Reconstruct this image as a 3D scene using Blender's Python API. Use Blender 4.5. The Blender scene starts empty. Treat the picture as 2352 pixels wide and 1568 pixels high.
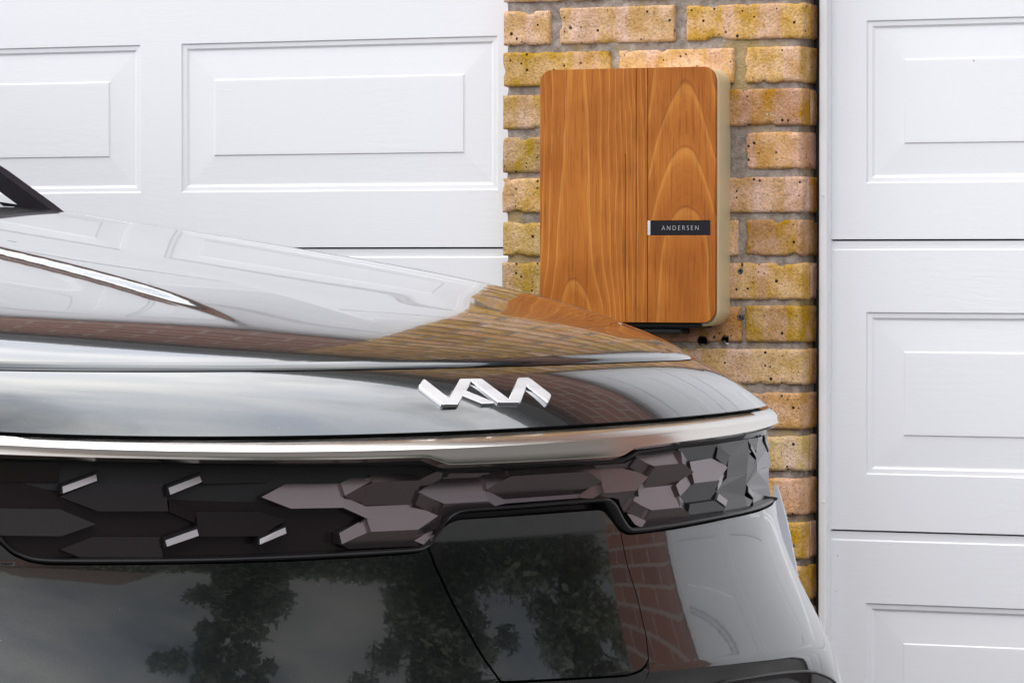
import bpy, bmesh, math, random
import numpy as np
from mathutils import Vector, Matrix, noise as mnoise

scene = bpy.context.scene
random.seed(7)
R = math.radians

# ------------------------------------------------------------------ camera
# metres; the pillar's front face is the plane Y = 0, X runs along the wall, Z is up
FOC, CX, CY, HORIZON = 9000.0, 1176.0, 784.0, 600.0      # focal length and centre for a 2352 px wide frame
YAW = math.atan(0.45)
PITCH = math.atan((CY - HORIZON) / FOC)
FWD = np.array([-math.sin(YAW) * math.cos(PITCH), math.cos(YAW) * math.cos(PITCH), -math.sin(PITCH)])
RIGHT = np.array([math.cos(YAW), math.sin(YAW), 0.0])
UP = np.cross(RIGHT, FWD)
EYE_Z = 1.05


def ray(x, y):
    return FWD + RIGHT * (x - CX) / FOC - UP * (y - CY) / FOC


EYE = np.array([0.0, 0.0, EYE_Z]) - ray(1500, HORIZON) * (FOC / 1305.0)


def proj(p):
    v = np.asarray(p) - EYE
    z = v @ FWD
    return CX + FOC * (v @ RIGHT) / z, CY - FOC * (v @ UP) / z


def on_wall(x, y, Y=0.0):
    d = ray(x, y)
    return EYE + d * ((Y - EYE[1]) / d[1])


cam_data = bpy.data.cameras.new('camera')
cam = bpy.data.objects.new('camera', cam_data)
scene.collection.objects.link(cam)
cam_data.sensor_fit = 'HORIZONTAL'
cam_data.sensor_width = 36.0
cam_data.lens = 36.0 * FOC / 2352.0
cam_data.clip_start = 0.05
cam_data.clip_end = 2000.0
m = Matrix(((RIGHT[0], UP[0], -FWD[0], EYE[0]), (RIGHT[1], UP[1], -FWD[1], EYE[1]),
            (RIGHT[2], UP[2], -FWD[2], EYE[2]), (0, 0, 0, 1)))
cam.matrix_world = m
scene.camera = cam

# ------------------------------------------------------------------ sky, sun, exposure
SUN_EL, SUN_AZ = 56.0, -70.0      # azimuth measured from straight behind the viewer (-Y) towards -X
sun_dir = Vector((math.sin(R(SUN_AZ)) * math.cos(R(SUN_EL)), -math.cos(R(SUN_AZ)) * math.cos(R(SUN_EL)), math.sin(R(SUN_EL))))
world = bpy.data.worlds.new('World')
scene.world = world
world.use_nodes = True
wn, wl = world.node_tree.nodes, world.node_tree.links
wn.clear()
w_out = wn.new('ShaderNodeOutputWorld')
w_bg = wn.new('ShaderNodeBackground')
w_bg.inputs['Strength'].default_value = 0.10
w_sky = wn.new('ShaderNodeTexSky')
w_sky.sky_type = 'NISHITA'
w_sky.sun_disc = False
w_sky.sun_elevation = R(SUN_EL)
w_sky.sun_rotation = math.atan2(sun_dir.x, sun_dir.y)
w_sky.air_density = 1.0
w_sky.dust_density = 2.0
w_tc = wn.new('ShaderNodeTexCoord')
w_map = wn.new('ShaderNodeMapping')
w_map.inputs['Scale'].default_value = (1.0, 1.0, 2.6)
w_n = wn.new('ShaderNodeTexNoise')
w_n.inputs['Scale'].default_value = 2.1
w_n.inputs['Detail'].default_value = 9.0
w_n.inputs['Roughness'].default_value = 0.56
w_n.inputs['Distortion'].default_value = 0.35
w_ramp = wn.new('ShaderNodeValToRGB')
w_ramp.color_ramp.elements[0].position = 0.30
w_ramp.color_ramp.elements[1].position = 0.52
w_n2 = wn.new('ShaderNodeTexNoise')
w_n2.inputs['Scale'].default_value = 3.3
w_n2.inputs['Detail'].default_value = 6.0
w_cl = wn.new('ShaderNodeValToRGB')
w_cl.color_ramp.elements[0].position = 0.35
w_cl.color_ramp.elements[0].color = (8.8, 9.3, 10.8, 1)
w_cl.color_ramp.elements[1].position = 0.70
w_cl.color_ramp.elements[1].color = (16.5, 16.1, 15.4, 1)
w_mix = wn.new('ShaderNodeMix')
w_mix.data_type = 'RGBA'
wl.new(w_tc.outputs['Generated'], w_map.inputs['Vector'])
wl.new(w_map.outputs['Vector'], w_n.inputs['Vector'])
wl.new(w_map.outputs['Vector'], w_n2.inputs['Vector'])
wl.new(w_n.outputs['Fac'], w_ramp.inputs['Fac'])
wl.new(w_n2.outputs['Fac'], w_cl.inputs['Fac'])
wl.new(w_ramp.outputs['Color'], w_mix.inputs['Factor'])
wl.new(w_sky.outputs['Color'], w_mix.inputs['A'])
# clouds are brightest round the veiled sun and fall off away from it
w_dot = wn.new('ShaderNodeVectorMath'); w_dot.operation = 'DOT_PRODUCT'
w_dot.inputs[1].default_value = sun_dir
wl.new(w_tc.outputs['Generated'], w_dot.inputs[0])
w_mr = wn.new('ShaderNodeMapRange'); w_mr.interpolation_type = 'SMOOTHSTEP'
w_mr.inputs['From Min'].default_value = -0.5; w_mr.inputs['From Max'].default_value = 0.9
w_mr.inputs['To Min'].default_value = 0.55; w_mr.inputs['To Max'].default_value = 4.2
wl.new(w_dot.outputs['Value'], w_mr.inputs['Value'])
w_mul = wn.new('ShaderNodeVectorMath'); w_mul.operation = 'SCALE'
wl.new(w_cl.outputs['Color'], w_mul.inputs[0]); wl.new(w_mr.outputs['Result'], w_mul.inputs['Scale'])
wl.new(w_mul.outputs['Vector'], w_mix.inputs['B'])
wl.new(w_mix.outputs['Result'], w_bg.inputs['Color'])
wl.new(w_bg.outputs['Background'], w_out.inputs['Surface'])

sun_data = bpy.data.lights.new('sun', 'SUN')
sun_data.energy = 1.4
sun_data.angle = R(13)
sun_data.color = (1.0, 0.955, 0.89)
sun = bpy.data.objects.new('sun', sun_data)
scene.collection.objects.link(sun)
sun.rotation_euler = (-sun_dir).to_track_quat('-Z', 'Y').to_euler()

scene.view_settings.view_transform = 'Standard'
scene.view_settings.look = 'None'
scene.view_settings.gamma = 1.0
scene.view_settings.use_curve_mapping = False
scene.view_settings.exposure = -0.68
scene.cycles.use_denoising = True
scene.cycles.max_bounces = 10
scene.cycles.glossy_bounces = 6
scene.cycles.sample_clamp_indirect = 6.0

# ------------------------------------------------------------------ helpers
COL = scene.collection


def link(name, mesh, mat=None, parent=None):
    o = bpy.data.objects.new(name, mesh)
    COL.objects.link(o)
    if mat is not None:
        mesh.materials.append(mat)
    if parent is not None:
        o.parent = parent
    return o


def empty(name, loc, label, cat, group=None):
    o = bpy.data.objects.new(name, None)
    COL.objects.link(o)
    o.location = loc
    o.empty_display_size = 0.1
    tag(o, label, cat, group)
    return o


def tag(o, label=None, cat=None, group=None, kind=None):
    if label: o['label'] = label
    if cat: o['category'] = cat
    if group: o['group'] = group
    if kind: o['kind'] = kind
    return o


def mesh_from(verts, faces, smooth=False, name='mesh'):
    me = bpy.data.meshes.new(name)
    me.from_pydata([tuple(map(float, v)) for v in verts], [], faces)
    me.validate()
    if smooth:
        me.shade_smooth()
    me.update()
    return me


def fix_normals(me):
    bm = bmesh.new(); bm.from_mesh(me)
    bmesh.ops.recalc_face_normals(bm, faces=bm.faces[:])
    bm.to_mesh(me); bm.free()
    return me


def obj(name, verts, faces, mat, parent=None, smooth=False, recalc=False):
    """verts are world positions; they are re-expressed relative to the parent's location"""
    me = mesh_from(verts, faces, smooth, name)
    if recalc: fix_normals(me)
    o = link(name, me, mat, parent)
    if parent is not None:
        p = parent; off = Vector((0, 0, 0))
        while p is not None:
            off += p.location; p = p.parent
        me.transform(Matrix.Translation(-off)); me.update()
    return o


def box_vf(x0, x1, y0, y1, z0, z1):
    v = [(x0, y0, z0), (x1, y0, z0), (x1, y1, z0), (x0, y1, z0), (x0, y0, z1), (x1, y0, z1), (x1, y1, z1), (x0, y1, z1)]
    f = [(0, 3, 2, 1), (4, 5, 6, 7), (0, 1, 5, 4), (1, 2, 6, 5), (2, 3, 7, 6), (3, 0, 4, 7)]
    return v, f


def bevel_mesh(me, w, seg=2, angle=30):
    bm = bmesh.new(); bm.from_mesh(me)
    ed = [e for e in bm.edges if len(e.link_faces) == 2 and e.calc_face_angle(0) > R(angle)]
    bmesh.ops.bevel(bm, geom=ed, offset=w, segments=seg, profile=0.6, affect='EDGES', clamp_overlap=True)
    bm.to_mesh(me); bm.free(); me.update()


def box(name, x0, x1, y0, y1, z0, z1, mat, parent=None, bev=0.0, seg=2, smooth=False):
    v, f = box_vf(x0, x1, y0, y1, z0, z1)
    o = obj(name, v, f, mat, parent)
    if bev:
        bevel_mesh(o.data, bev, seg)
        if smooth: o.data.shade_smooth()
    return o


def grid_vf(P, close=False):
    """P: rows x cols x 3"""
    r, c = len(P), len(P[0])
    v = [p for row in P for p in row]
    f = []
    for i in range(r - 1):
        for j in range(c - 1):
            f.append((i * c + j, i * c + j + 1, (i + 1) * c + j + 1, (i + 1) * c + j))
    return v, f


def tube_vf(path, rad, n=8, up=None, squash=1.0):
    path = [np.asarray(p, float) for p in path]
    v, f = [], []
    for i, p in enumerate(path):
        a = path[max(0, i - 1)]; b = path[min(len(path) - 1, i + 1)]
        t = b - a; t /= (np.linalg.norm(t) + 1e-12)
        u = np.array([0, 0, 1.0]) if up is None else np.asarray(up, float)
        if abs(t @ u) > .97: u = np.array([1.0, 0, 0])
        s = np.cross(t, u); s /= np.linalg.norm(s); u2 = np.cross(s, t)
        rr = rad[i] if hasattr(rad, '__len__') else rad
        for k in range(n):
            an = 2 * math.pi * k / n
            v.append(p + s * math.cos(an) * rr * squash + u2 * math.sin(an) * rr)
    m_ = len(path)
    for i in range(m_ - 1):
        for k in range(n):
            f.append((i * n + k, i * n + (k + 1) % n, (i + 1) * n + (k + 1) % n, (i + 1) * n + k))
    f.append(tuple(range(n))[::-1]); f.append(tuple(range((m_ - 1) * n, m_ * n)))
    return v, f


# ------------------------------------------------------------------ materials
def new_mat(name):
    mt = bpy.data.materials.new(name)
    mt.use_nodes = True
    nt = mt.node_tree
    return mt, nt.nodes, nt.links, nt.nodes['Principled BSDF']


def N(nodes, kind, **kw):
    n = nodes.new(kind)
    for k, v in kw.items():
        if hasattr(n, k): setattr(n, k, v)
        else: n.inputs[k.replace('_', ' ')].default_value = v
    return n


def ramp(nodes, stops):
    n = nodes.new('ShaderNodeValToRGB')
    e = n.color_ramp.elements
    while len(e) < len(stops): e.new(0.5)
    for el, (p, c) in zip(e, stops):
        el.position = p
        el.color = c if len(c) == 4 else (*c, 1)
    return n


def plain(name, col, rough=0.5, metal=0.0, coat=0.0, spec=0.5, bump=None, var=0.0, vscale=8.0):
    mt, nd, lk, bs = new_mat(name)
    bs.inputs['Base Color'].default_value = (*col, 1)
    bs.inputs['Roughness'].default_value = rough
    bs.inputs['Metallic'].default_value = metal
    bs.inputs['Coat Weight'].default_value = coat
    bs.inputs['Specular IOR Level'].default_value = spec
    tc = N(nd, 'ShaderNodeTexCoord')
    if var:
        n = N(nd, 'ShaderNodeTexNoise', Scale=vscale, Detail=5.0)
        lk.new(tc.outputs['Object'], n.inputs['Vector'])
        rp = ramp(nd, [(0.3, tuple(c * (1 - var) for c in col)), (0.7, tuple(min(1, c * (1 + var)) for c in col))])
        lk.new(n.outputs['Fac'], rp.inputs['Fac'])
        lk.new(rp.outputs['Color'], bs.inputs['Base Color'])
    if bump:
        sc, st, di = bump
        n = N(nd, 'ShaderNodeTexNoise', Scale=sc, Detail=4.0)
        lk.new(tc.outputs['Object'], n.inputs['Vector'])
        b = N(nd, 'ShaderNodeBump', Strength=st, Distance=di)
        lk.new(n.outputs['Fac'], b.inputs['Height'])
        lk.new(b.outputs['Normal'], bs.inputs['Normal'])
    return mt


def s2l(r, g, b, k=1.0):
    f = lambda c: ((c / 255) / 12.92 if c / 255 <= .04045 else ((c / 255 + .055) / 1.055) ** 2.4) * k
    return (f(r), f(g), f(b))


def door_mat():
    mt, nd, lk, bs = new_mat('white_woodgrain_paint')
    tc = N(nd, 'ShaderNodeTexCoord')
    mp = N(nd, 'ShaderNodeMapping'); mp.inputs['Scale'].default_value = (5.0, 5.0, 62.0)
    lk.new(tc.outputs['Object'], mp.inputs['Vector'])
    warp = N(nd, 'ShaderNodeTexNoise', Scale=7.0, Detail=2.0)
    lk.new(tc.outputs['Object'], warp.inputs['Vector'])
    mx = N(nd, 'ShaderNodeMix', data_type='RGBA', blend_type='LINEAR_LIGHT')
    mx.inputs['Factor'].default_value = 1.0
    lk.new(mp.outputs['Vector'], mx.inputs['A']); lk.new(warp.outputs['Color'], mx.inputs['B'])
    n1 = N(nd, 'ShaderNodeTexNoise', Scale=2.2, Detail=5.0, Roughness=0.62)
    lk.new(mx.outputs['Result'], n1.inputs['Vector'])
    patch = N(nd, 'ShaderNodeTexNoise', Scale=4.5, Detail=2.0)
    lk.new(tc.outputs['Object'], patch.inputs['Vector'])
    pr = ramp(nd, [(0.42, (0.25,) * 3), (0.62, (1.0,) * 3)])
    lk.new(patch.outputs['Fac'], pr.inputs['Fac'])
    r1 = ramp(nd, [(0.40, (0,) * 3), (0.60, (1,) * 3)])
    lk.new(n1.outputs['Fac'], r1.inputs['Fac'])
    b = N(nd, 'ShaderNodeBump', Distance=0.0001)
    lk.new(pr.outputs['Color'], b.inputs['Strength'])
    lk.new(r1.outputs['Color'], b.inputs['Height'])
    lk.new(b.outputs['Normal'], bs.inputs['Normal'])
    # faint specks of dirt
    vo = N(nd, 'ShaderNodeTexVoronoi', Scale=9.0)
    lk.new(tc.outputs['Object'], vo.inputs['Vector'])
    sp = ramp(nd, [(0.0, (0.42, 0.38, 0.34)), (0.016, (0.42, 0.38, 0.34)), (0.022, (0.80, 0.80, 0.812))])
    lk.new(vo.outputs['Distance'], sp.inputs['Fac'])
    lk.new(sp.outputs['Color'], bs.inputs['Base Color'])
    bs.inputs['Roughness'].default_value = 0.38
    return mt


def brick_mat(name, tint_on=True):
    mt, nd, lk, bs = new_mat(name)
    tc = N(nd, 'ShaderNodeTexCoord'); oi = N(nd, 'ShaderNodeObjectInfo')
    geo = N(nd, 'ShaderNodeNewGeometry')
    pos = geo.outputs['Position']
    big = N(nd, 'ShaderNodeTexNoise', Scale=22.0, Detail=4.0, Roughness=0.6)
    lk.new(pos, big.inputs['Vector'])
    fine = N(nd, 'ShaderNodeTexNoise', Scale=210.0, Detail=5.0, Roughness=0.7)
    lk.new(pos, fine.inputs['Vector'])
    # large patches: paler pink / mustard
    hs = N(nd, 'ShaderNodeHueSaturation', Saturation=1.10, Value=0.84, Hue=0.504)
    hl = N(nd, 'ShaderNodeHueSaturation', Saturation=0.82, Value=1.12, Hue=0.494)
    lk.new(oi.outputs['Color'], hs.inputs['Color']); lk.new(oi.outputs['Color'], hl.inputs['Color'])
    rb = ramp(nd, [(0.40, (0,) * 3), (0.62, (1,) * 3)]); lk.new(big.outputs['Fac'], rb.inputs['Fac'])
    m1 = N(nd, 'ShaderNodeMix', data_type='RGBA')
    lk.new(rb.outputs['Color'], m1.inputs['Factor']); lk.new(hs.outputs['Color'], m1.inputs['A']); lk.new(hl.outputs['Color'], m1.inputs['B'])
    # vertical kiss-mark bands along the stretcher
    sx = N(nd, 'ShaderNodeSeparateXYZ'); lk.new(pos, sx.inputs[0])
    bandn = N(nd, 'ShaderNodeTexNoise', Scale=1.0, Detail=1.0)
    cmb = N(nd, 'ShaderNodeCombineXYZ')
    mulx = N(nd, 'ShaderNodeMath', operation='MULTIPLY'); mulx.inputs[1].default_value = 17.0
    addr = N(nd, 'ShaderNodeMath', operation='MULTIPLY_ADD'); addr.inputs[1].default_value = 57.0
    lk.new(sx.outputs['X'], mulx.inputs[0]); lk.new(oi.outputs['Random'], addr.inputs[0]); lk.new(mulx.outputs[0], addr.inputs[2])
    lk.new(addr.outputs[0], cmb.inputs['X']); lk.new(cmb.outputs[0], bandn.inputs['Vector'])
    rbd = ramp(nd, [(0.52, (0,) * 3), (0.545, (1,) * 3)]); lk.new(bandn.outputs['Fac'], rbd.inputs['Fac'])
    hb = N(nd, 'ShaderNodeHueSaturation', Saturation=0.82, Value=1.05, Hue=0.484); lk.new(m1.outputs['Result'], hb.inputs['Color'])
    bf = N(nd, 'ShaderNodeMath', operation='MULTIPLY'); bf.inputs[1].default_value = 0.9
    lk.new(rbd.outputs['Color'], bf.inputs[0])
    m2 = N(nd, 'ShaderNodeMix', data_type='RGBA')
    lk.new(bf.outputs[0], m2.inputs['Factor']); lk.new(m1.outputs['Result'], m2.inputs['A']); lk.new(hb.outputs['Color'], m2.inputs['B'])
    # sandy grain
    rf = ramp(nd, [(0.32, (0.50,) * 3), (0.48, (1.0,) * 3), (0.70, (1.30,) * 3)]); lk.new(fine.outputs['Fac'], rf.inputs['Fac'])
    m3 = N(nd, 'ShaderNodeMix', data_type='RGBA', blend_type='MULTIPLY'); m3.inputs['Factor'].default_value = 0.85
    lk.new(m2.outputs['Result'], m3.inputs['A']); lk.new(rf.outputs['Color'], m3.inputs['B'])
    # burnt pits of mixed sizes
    vo = N(nd, 'ShaderNodeTexVoronoi', Scale=95.0); lk.new(pos, vo.inputs['Vector'])
    sc = N(nd, 'ShaderNodeSeparateColor'); lk.new(vo.outputs['Color'], sc.inputs[0])
    size = N(nd, 'ShaderNodeMapRange'); size.inputs['From Min'].default_value = 0.64; size.inputs['From Max'].default_value = 1.0
    size.inputs['To Min'].default_value = 0.0; size.inputs['To Max'].default_value = 0.29
    lk.new(sc.outputs['Red'], size.inputs['Value'])
    lt = N(nd, 'ShaderNodeMath', operation='LESS_THAN'); lk.new(vo.outputs['Distance'], lt.inputs[0]); lk.new(size.outputs[0], lt.inputs[1])
    m4 = N(nd, 'ShaderNodeMix', data_type='RGBA'); m4.inputs['B'].default_value = (0.045, 0.028, 0.018, 1)
    lk.new(lt.outputs[0], m4.inputs['Factor']); lk.new(m3.outputs['Result'], m4.inputs['A'])
    # pale mortar smears
    sm = N(nd, 'ShaderNodeTexNoise', Scale=48.0, Detail=6.0, Roughness=0.7); lk.new(pos, sm.inputs['Vector'])
    rs = ramp(nd, [(0.62, (0,) * 3), (0.70, (0.75,) * 3)]); lk.new(sm.outputs['Fac'], rs.inputs['Fac'])
    m5 = N(nd, 'ShaderNodeMix', data_type='RGBA'); m5.inputs['B'].default_value = (0.62, 0.54, 0.44, 1)
    lk.new(rs.outputs['Color'], m5.inputs['Factor']); lk.new(m4.outputs['Result'], m5.inputs['A'])
    lk.new(m5.outputs['Result'], bs.inputs['Base Color'])
    bs.inputs['Roughness'].default_value = 0.92
    bs.inputs['Specular IOR Level'].default_value = 0.25
    sub = N(nd, 'ShaderNodeMath', operation='SUBTRACT'); lk.new(fine.outputs['Fac'], sub.inputs[0])
    pm = N(nd, 'ShaderNodeMath', operation='MULTIPLY'); pm.inputs[1].default_value = 1.1
    lk.new(lt.outputs[0], pm.inputs[0]); lk.new(pm.outputs[0], sub.inputs[1])
    b = N(nd, 'ShaderNodeBump', Strength=1.0, Distance=0.0042)
    lk.new(sub.outputs[0], b.inputs['Height']); lk.new(b.outputs['Normal'], bs.inputs['Normal'])
    return mt


def mortar_mat():
    mt, nd, lk, bs = new_mat('mortar')
    geo = N(nd, 'ShaderNodeNewGeometry')
    n = N(nd, 'ShaderNodeTexNoise', Scale=60.0, Detail=7.0, Roughness=0.7); lk.new(geo.outputs['Position'], n.inputs['Vector'])
    rp = ramp(nd, [(0.3, (0.16, 0.125, 0.10)), (0.5, (0.30, 0.245, 0.205)), (0.72, (0.46, 0.40, 0.35))]); lk.new(n.outputs['Fac'], rp.inputs['Fac'])
    moss = N(nd, 'ShaderNodeTexNoise', Scale=9.0, Detail=4.0); lk.new(geo.outputs['Position'], moss.inputs['Vector'])
    rm = ramp(nd, [(0.54, (0,) * 3), (0.66, (0.7,) * 3)]); lk.new(moss.outputs['Fac'], rm.inputs['Fac'])
    mx = N(nd, 'ShaderNodeMix', data_type='RGBA'); mx.inputs['B'].default_value = (0.40, 0.28, 0.10, 1)
    lk.new(rm.outputs['Color'], mx.inputs['Factor']); lk.new(rp.outputs['Color'], mx.inputs['A'])
    lk.new(mx.outputs['Result'], bs.inputs['Base Color'])
    bs.inputs['Roughness'].default_value = 0.95
    f = N(nd, 'ShaderNodeTexNoise', Scale=260.0, Detail=5.0); lk.new(geo.outputs['Position'], f.inputs['Vector'])
    b = N(nd, 'ShaderNodeBump', Strength=0.9, Distance=0.003); lk.new(f.outputs['Fac'], b.inputs['Height'])
    lk.new(b.outputs['Normal'], bs.inputs['Normal'])
    return mt


def wood_mat(name, centres, freq, zlo, zhi, seed=0.0):
    """flat-sawn timber: nested cathedral arches round each centre (x, z0, steepness), straight grain between"""
    mt, nd, lk, bs = new_mat(name)
    geo = N(nd, 'ShaderNodeNewGeometry'); sx = N(nd, 'ShaderNodeSeparateXYZ'); lk.new(geo.outputs['Position'], sx.inputs[0])
    mp = N(nd, 'ShaderNodeMapping'); mp.inputs['Scale'].default_value = (9.0, 9.0, 2.2); mp.inputs['Location'].default_value = (seed, 0, 0)
    lk.new(geo.outputs['Position'], mp.inputs['Vector'])
    wv = N(nd, 'ShaderNodeTexNoise', Scale=1.6, Detail=3.0, Roughness=0.5); lk.new(mp.outputs['Vector'], wv.inputs['Vector'])
    wx = N(nd, 'ShaderNodeMath', operation='MULTIPLY_ADD'); wx.inputs[1].default_value = 0.034
    wx0 = N(nd, 'ShaderNodeMath', operation='ADD'); wx0.inputs[1].default_value = -0.017
    lk.new(wv.outputs['Fac'], wx.inputs[0]); lk.new(sx.outputs['X'], wx0.inputs[0]); lk.new(wx0.outputs[0], wx.inputs[2])
    last = None
    for (x0, k) in centres:
        a = N(nd, 'ShaderNodeMath', operation='SUBTRACT'); a.inputs[1].default_value = x0; lk.new(wx.outputs[0], a.inputs[0])
        q = N(nd, 'ShaderNodeMath', operation='MULTIPLY'); lk.new(a.outputs[0], q.inputs[0]); lk.new(a.outputs[0], q.inputs[1])
        h = N(nd, 'ShaderNodeMath', operation='MULTIPLY'); h.inputs[1].default_value = k; lk.new(q.outputs[0], h.inputs[0])
        if last is None: last = h
        else:
            mn = N(nd, 'ShaderNodeMath', operation='SMOOTH_MIN'); mn.inputs[2].default_value = 0.12
            lk.new(last.outputs[0], mn.inputs[0]); lk.new(h.outputs[0], mn.inputs[1]); last = mn
    g = N(nd, 'ShaderNodeMath', operation='ADD'); 
    # arches only between zlo and zhi, straighter grain above and below
    hi = N(nd, 'ShaderNodeMath', operation='SMOOTH_MIN'); hi.inputs[1].default_value = zhi; hi.inputs[2].default_value = 0.06; lk.new(sx.outputs['Z'], hi.inputs[0])
    lo = N(nd, 'ShaderNodeMath', operation='SMOOTH_MAX'); lo.inputs[1].default_value = zlo; lo.inputs[2].default_value = 0.06; lk.new(hi.outputs[0], lo.inputs[0])
    sl = N(nd, 'ShaderNodeMath', operation='MULTIPLY_ADD'); sl.inputs[1].default_value = 0.10; lk.new(sx.outputs['Z'], sl.inputs[0]); lk.new(lo.outputs[0], sl.inputs[2])
    lk.new(last.outputs[0], g.inputs[0]); lk.new(sl.outputs[0], g.inputs[1])
    ph = N(nd, 'ShaderNodeMath', operation='MULTIPLY_ADD'); ph.inputs[1].default_value = freq; ph.inputs[2].default_value = seed
    lk.new(g.outputs[0], ph.inputs[0])
    fr = N(nd, 'ShaderNodeMath', operation='FRACT'); lk.new(ph.outputs[0], fr.inputs[0])
    dark, mid, light = s2l(150, 86, 30), s2l(173, 103, 37), s2l(192, 125, 54)
    rg = ramp(nd, [(0.0, mid), (0.30, s2l(170, 100, 35)), (0.72, s2l(179, 108, 40)), (0.86, light), (0.93, light), (0.985, dark), (1.0, mid)])
    lk.new(fr.outputs[0], rg.inputs['Fac'])
    # thinner growth lines between the arches
    ph2 = N(nd, 'ShaderNodeMath', operation='MULTIPLY'); ph2.inputs[1].default_value = 5.0; lk.new(ph.outputs[0], ph2.inputs[0])
    jit = N(nd, 'ShaderNodeMath', operation='MULTIPLY_ADD'); jit.inputs[1].default_value = 5.0; lk.new(wv.outputs['Fac'], jit.inputs[0]); lk.new(ph2.outputs[0], jit.inputs[2])
    fr2 = N(nd, 'ShaderNodeMath', operation='FRACT'); lk.new(jit.outputs[0], fr2.inputs[0])
    rg2 = ramp(nd, [(0.0, (0.90, 0.86, 0.80)), (0.25, (1.0,) * 3), (0.8, (1.03,) * 3), (0.95, (1.10, 1.12, 1.14)), (1.0, (0.92, 0.88, 0.84))])
    lk.new(fr2.outputs[0], rg2.inputs['Fac'])
    m0 = N(nd, 'ShaderNodeMix', data_type='RGBA', blend_type='MULTIPLY'); m0.inputs['Factor'].default_value = 0.45
    lk.new(rg.outputs['Color'], m0.inputs['A']); lk.new(rg2.outputs['Color'], m0.inputs['B'])
    # broad tone and fine fibres
    br = N(nd, 'ShaderNodeTexNoise', Scale=7.0, Detail=3.0); lk.new(geo.outputs['Position'], br.inputs['Vector'])
    rb = ramp(nd, [(0.36, (0.80, 0.72, 0.62)), (0.60, (1.06, 1.06, 1.04))]); lk.new(br.outputs['Fac'], rb.inputs['Fac'])
    m1 = N(nd, 'ShaderNodeMix', data_type='RGBA', blend_type='MULTIPLY'); m1.inputs['Factor'].default_value = 0.9
    lk.new(m0.outputs['Result'], m1.inputs['A']); lk.new(rb.outputs['Color'], m1.inputs['B'])
    mf = N(nd, 'ShaderNodeMapping'); mf.inputs['Scale'].default_value = (420, 420, 12); lk.new(geo.outputs['Position'], mf.inputs['Vector'])
    fb = N(nd, 'ShaderNodeTexNoise', Scale=1.0, Detail=5.0, Roughness=0.7); lk.new(mf.outputs['Vector'], fb.inputs['Vector'])
    rf = ramp(nd, [(0.34, (0.55, 0.47, 0.38)), (0.48, (1.0,) * 3), (0.75, (1.14,) * 3)]); lk.new(fb.outputs['Fac'], rf.inputs['Fac'])
    m2 = N(nd, 'ShaderNodeMix', data_type='RGBA', blend_type='MULTIPLY'); m2.inputs['Factor'].default_value = 0.8
    lk.new(m1.outputs['Result'], m2.inputs['A']); lk.new(rf.outputs['Color'], m2.inputs['B'])
    lk.new(m2.outputs['Result'], bs.inputs['Base Color'])
    bs.inputs['Roughness'].default_value = 0.5
    bs.inputs['Specular IOR Level'].default_value = 0.2
    b = N(nd, 'ShaderNodeBump', Strength=0.35, Distance=0.0006); lk.new(fb.outputs['Fac'], b.inputs['Height'])
    lk.new(b.outputs['Normal'], bs.inputs['Normal'])
    return mt


def paint_mat():
    mt, nd, lk, bs = new_mat('dark_grey_metallic_paint')
    bs.inputs['Base Color'].default_value = (0.050, 0.056, 0.055, 1)
    bs.inputs['Metallic'].default_value = 0.92
    bs.inputs['Roughness'].default_value = 0.16
    bs.inputs['Coat Weight'].default_value = 1.0
    bs.inputs['Coat Roughness'].default_value = 0.012
    bs.inputs['Coat IOR'].default_value = 1.70
    tc = N(nd, 'ShaderNodeTexCoord')
    # orange peel in the lacquer and a little dust
    n = N(nd, 'ShaderNodeTexNoise', Scale=160.0, Detail=2.0); lk.new(tc.outputs['Object'], n.inputs['Vector'])
    b = N(nd, 'ShaderNodeBump', Strength=0.025, Distance=0.0004); lk.new(n.outputs['Fac'], b.inputs['Height'])
    lk.new(b.outputs['Normal'], bs.inputs['Coat Normal'])
    fl = N(nd, 'ShaderNodeTexNoise', Scale=1400.0, Detail=1.0); lk.new(tc.outputs['Object'], fl.inputs['Vector'])
    rp = ramp(nd, [(0.35, (0.040, 0.045, 0.045)), (0.7, (0.066, 0.072, 0.071))]); lk.new(fl.outputs['Fac'], rp.inputs['Fac'])
    vo = N(nd, 'ShaderNodeTexVoronoi', Scale=42.0); lk.new(tc.outputs['Object'], vo.inputs['Vector'])
    ds = ramp(nd, [(0.0, (1,) * 3), (0.020, (1,) * 3), (0.03, (0,) * 3)]); lk.new(vo.outputs['Distance'], ds.inputs['Fac'])
    mx = N(nd, 'ShaderNodeMix', data_type='RGBA'); mx.inputs['B'].default_value = (0.25, 0.23, 0.2, 1)
    lk.new(ds.outputs['Color'], mx.inputs['Factor']); lk.new(rp.outputs['Color'], mx.inputs['A'])
    lk.new(mx.outputs['Result'], bs.inputs['Base Color'])
    rr = ramp(nd, [(0.0, (0.3,) * 3), (0.018, (0.3,) * 3), (0.024, (0.012,) * 3)]); lk.new(vo.outputs['Distance'], rr.inputs['Fac'])
    # hazy patches left by rain and wiping
    sm = N(nd, 'ShaderNodeTexNoise', Scale=7.0, Detail=6.0, Roughness=0.65); lk.new(tc.outputs['Object'], sm.inputs['Vector'])
    rs = ramp(nd, [(0.46, (0.0,) * 3), (0.74, (0.03,) * 3)]); lk.new(sm.outputs['Fac'], rs.inputs['Fac'])
    ad = N(nd, 'ShaderNodeMath', operation='ADD'); lk.new(rr.outputs['Color'], ad.inputs[0]); lk.new(rs.outputs['Color'], ad.inputs[1])
    lk.new(ad.outputs[0], bs.inputs['Coat Roughness'])
    return mt


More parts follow.
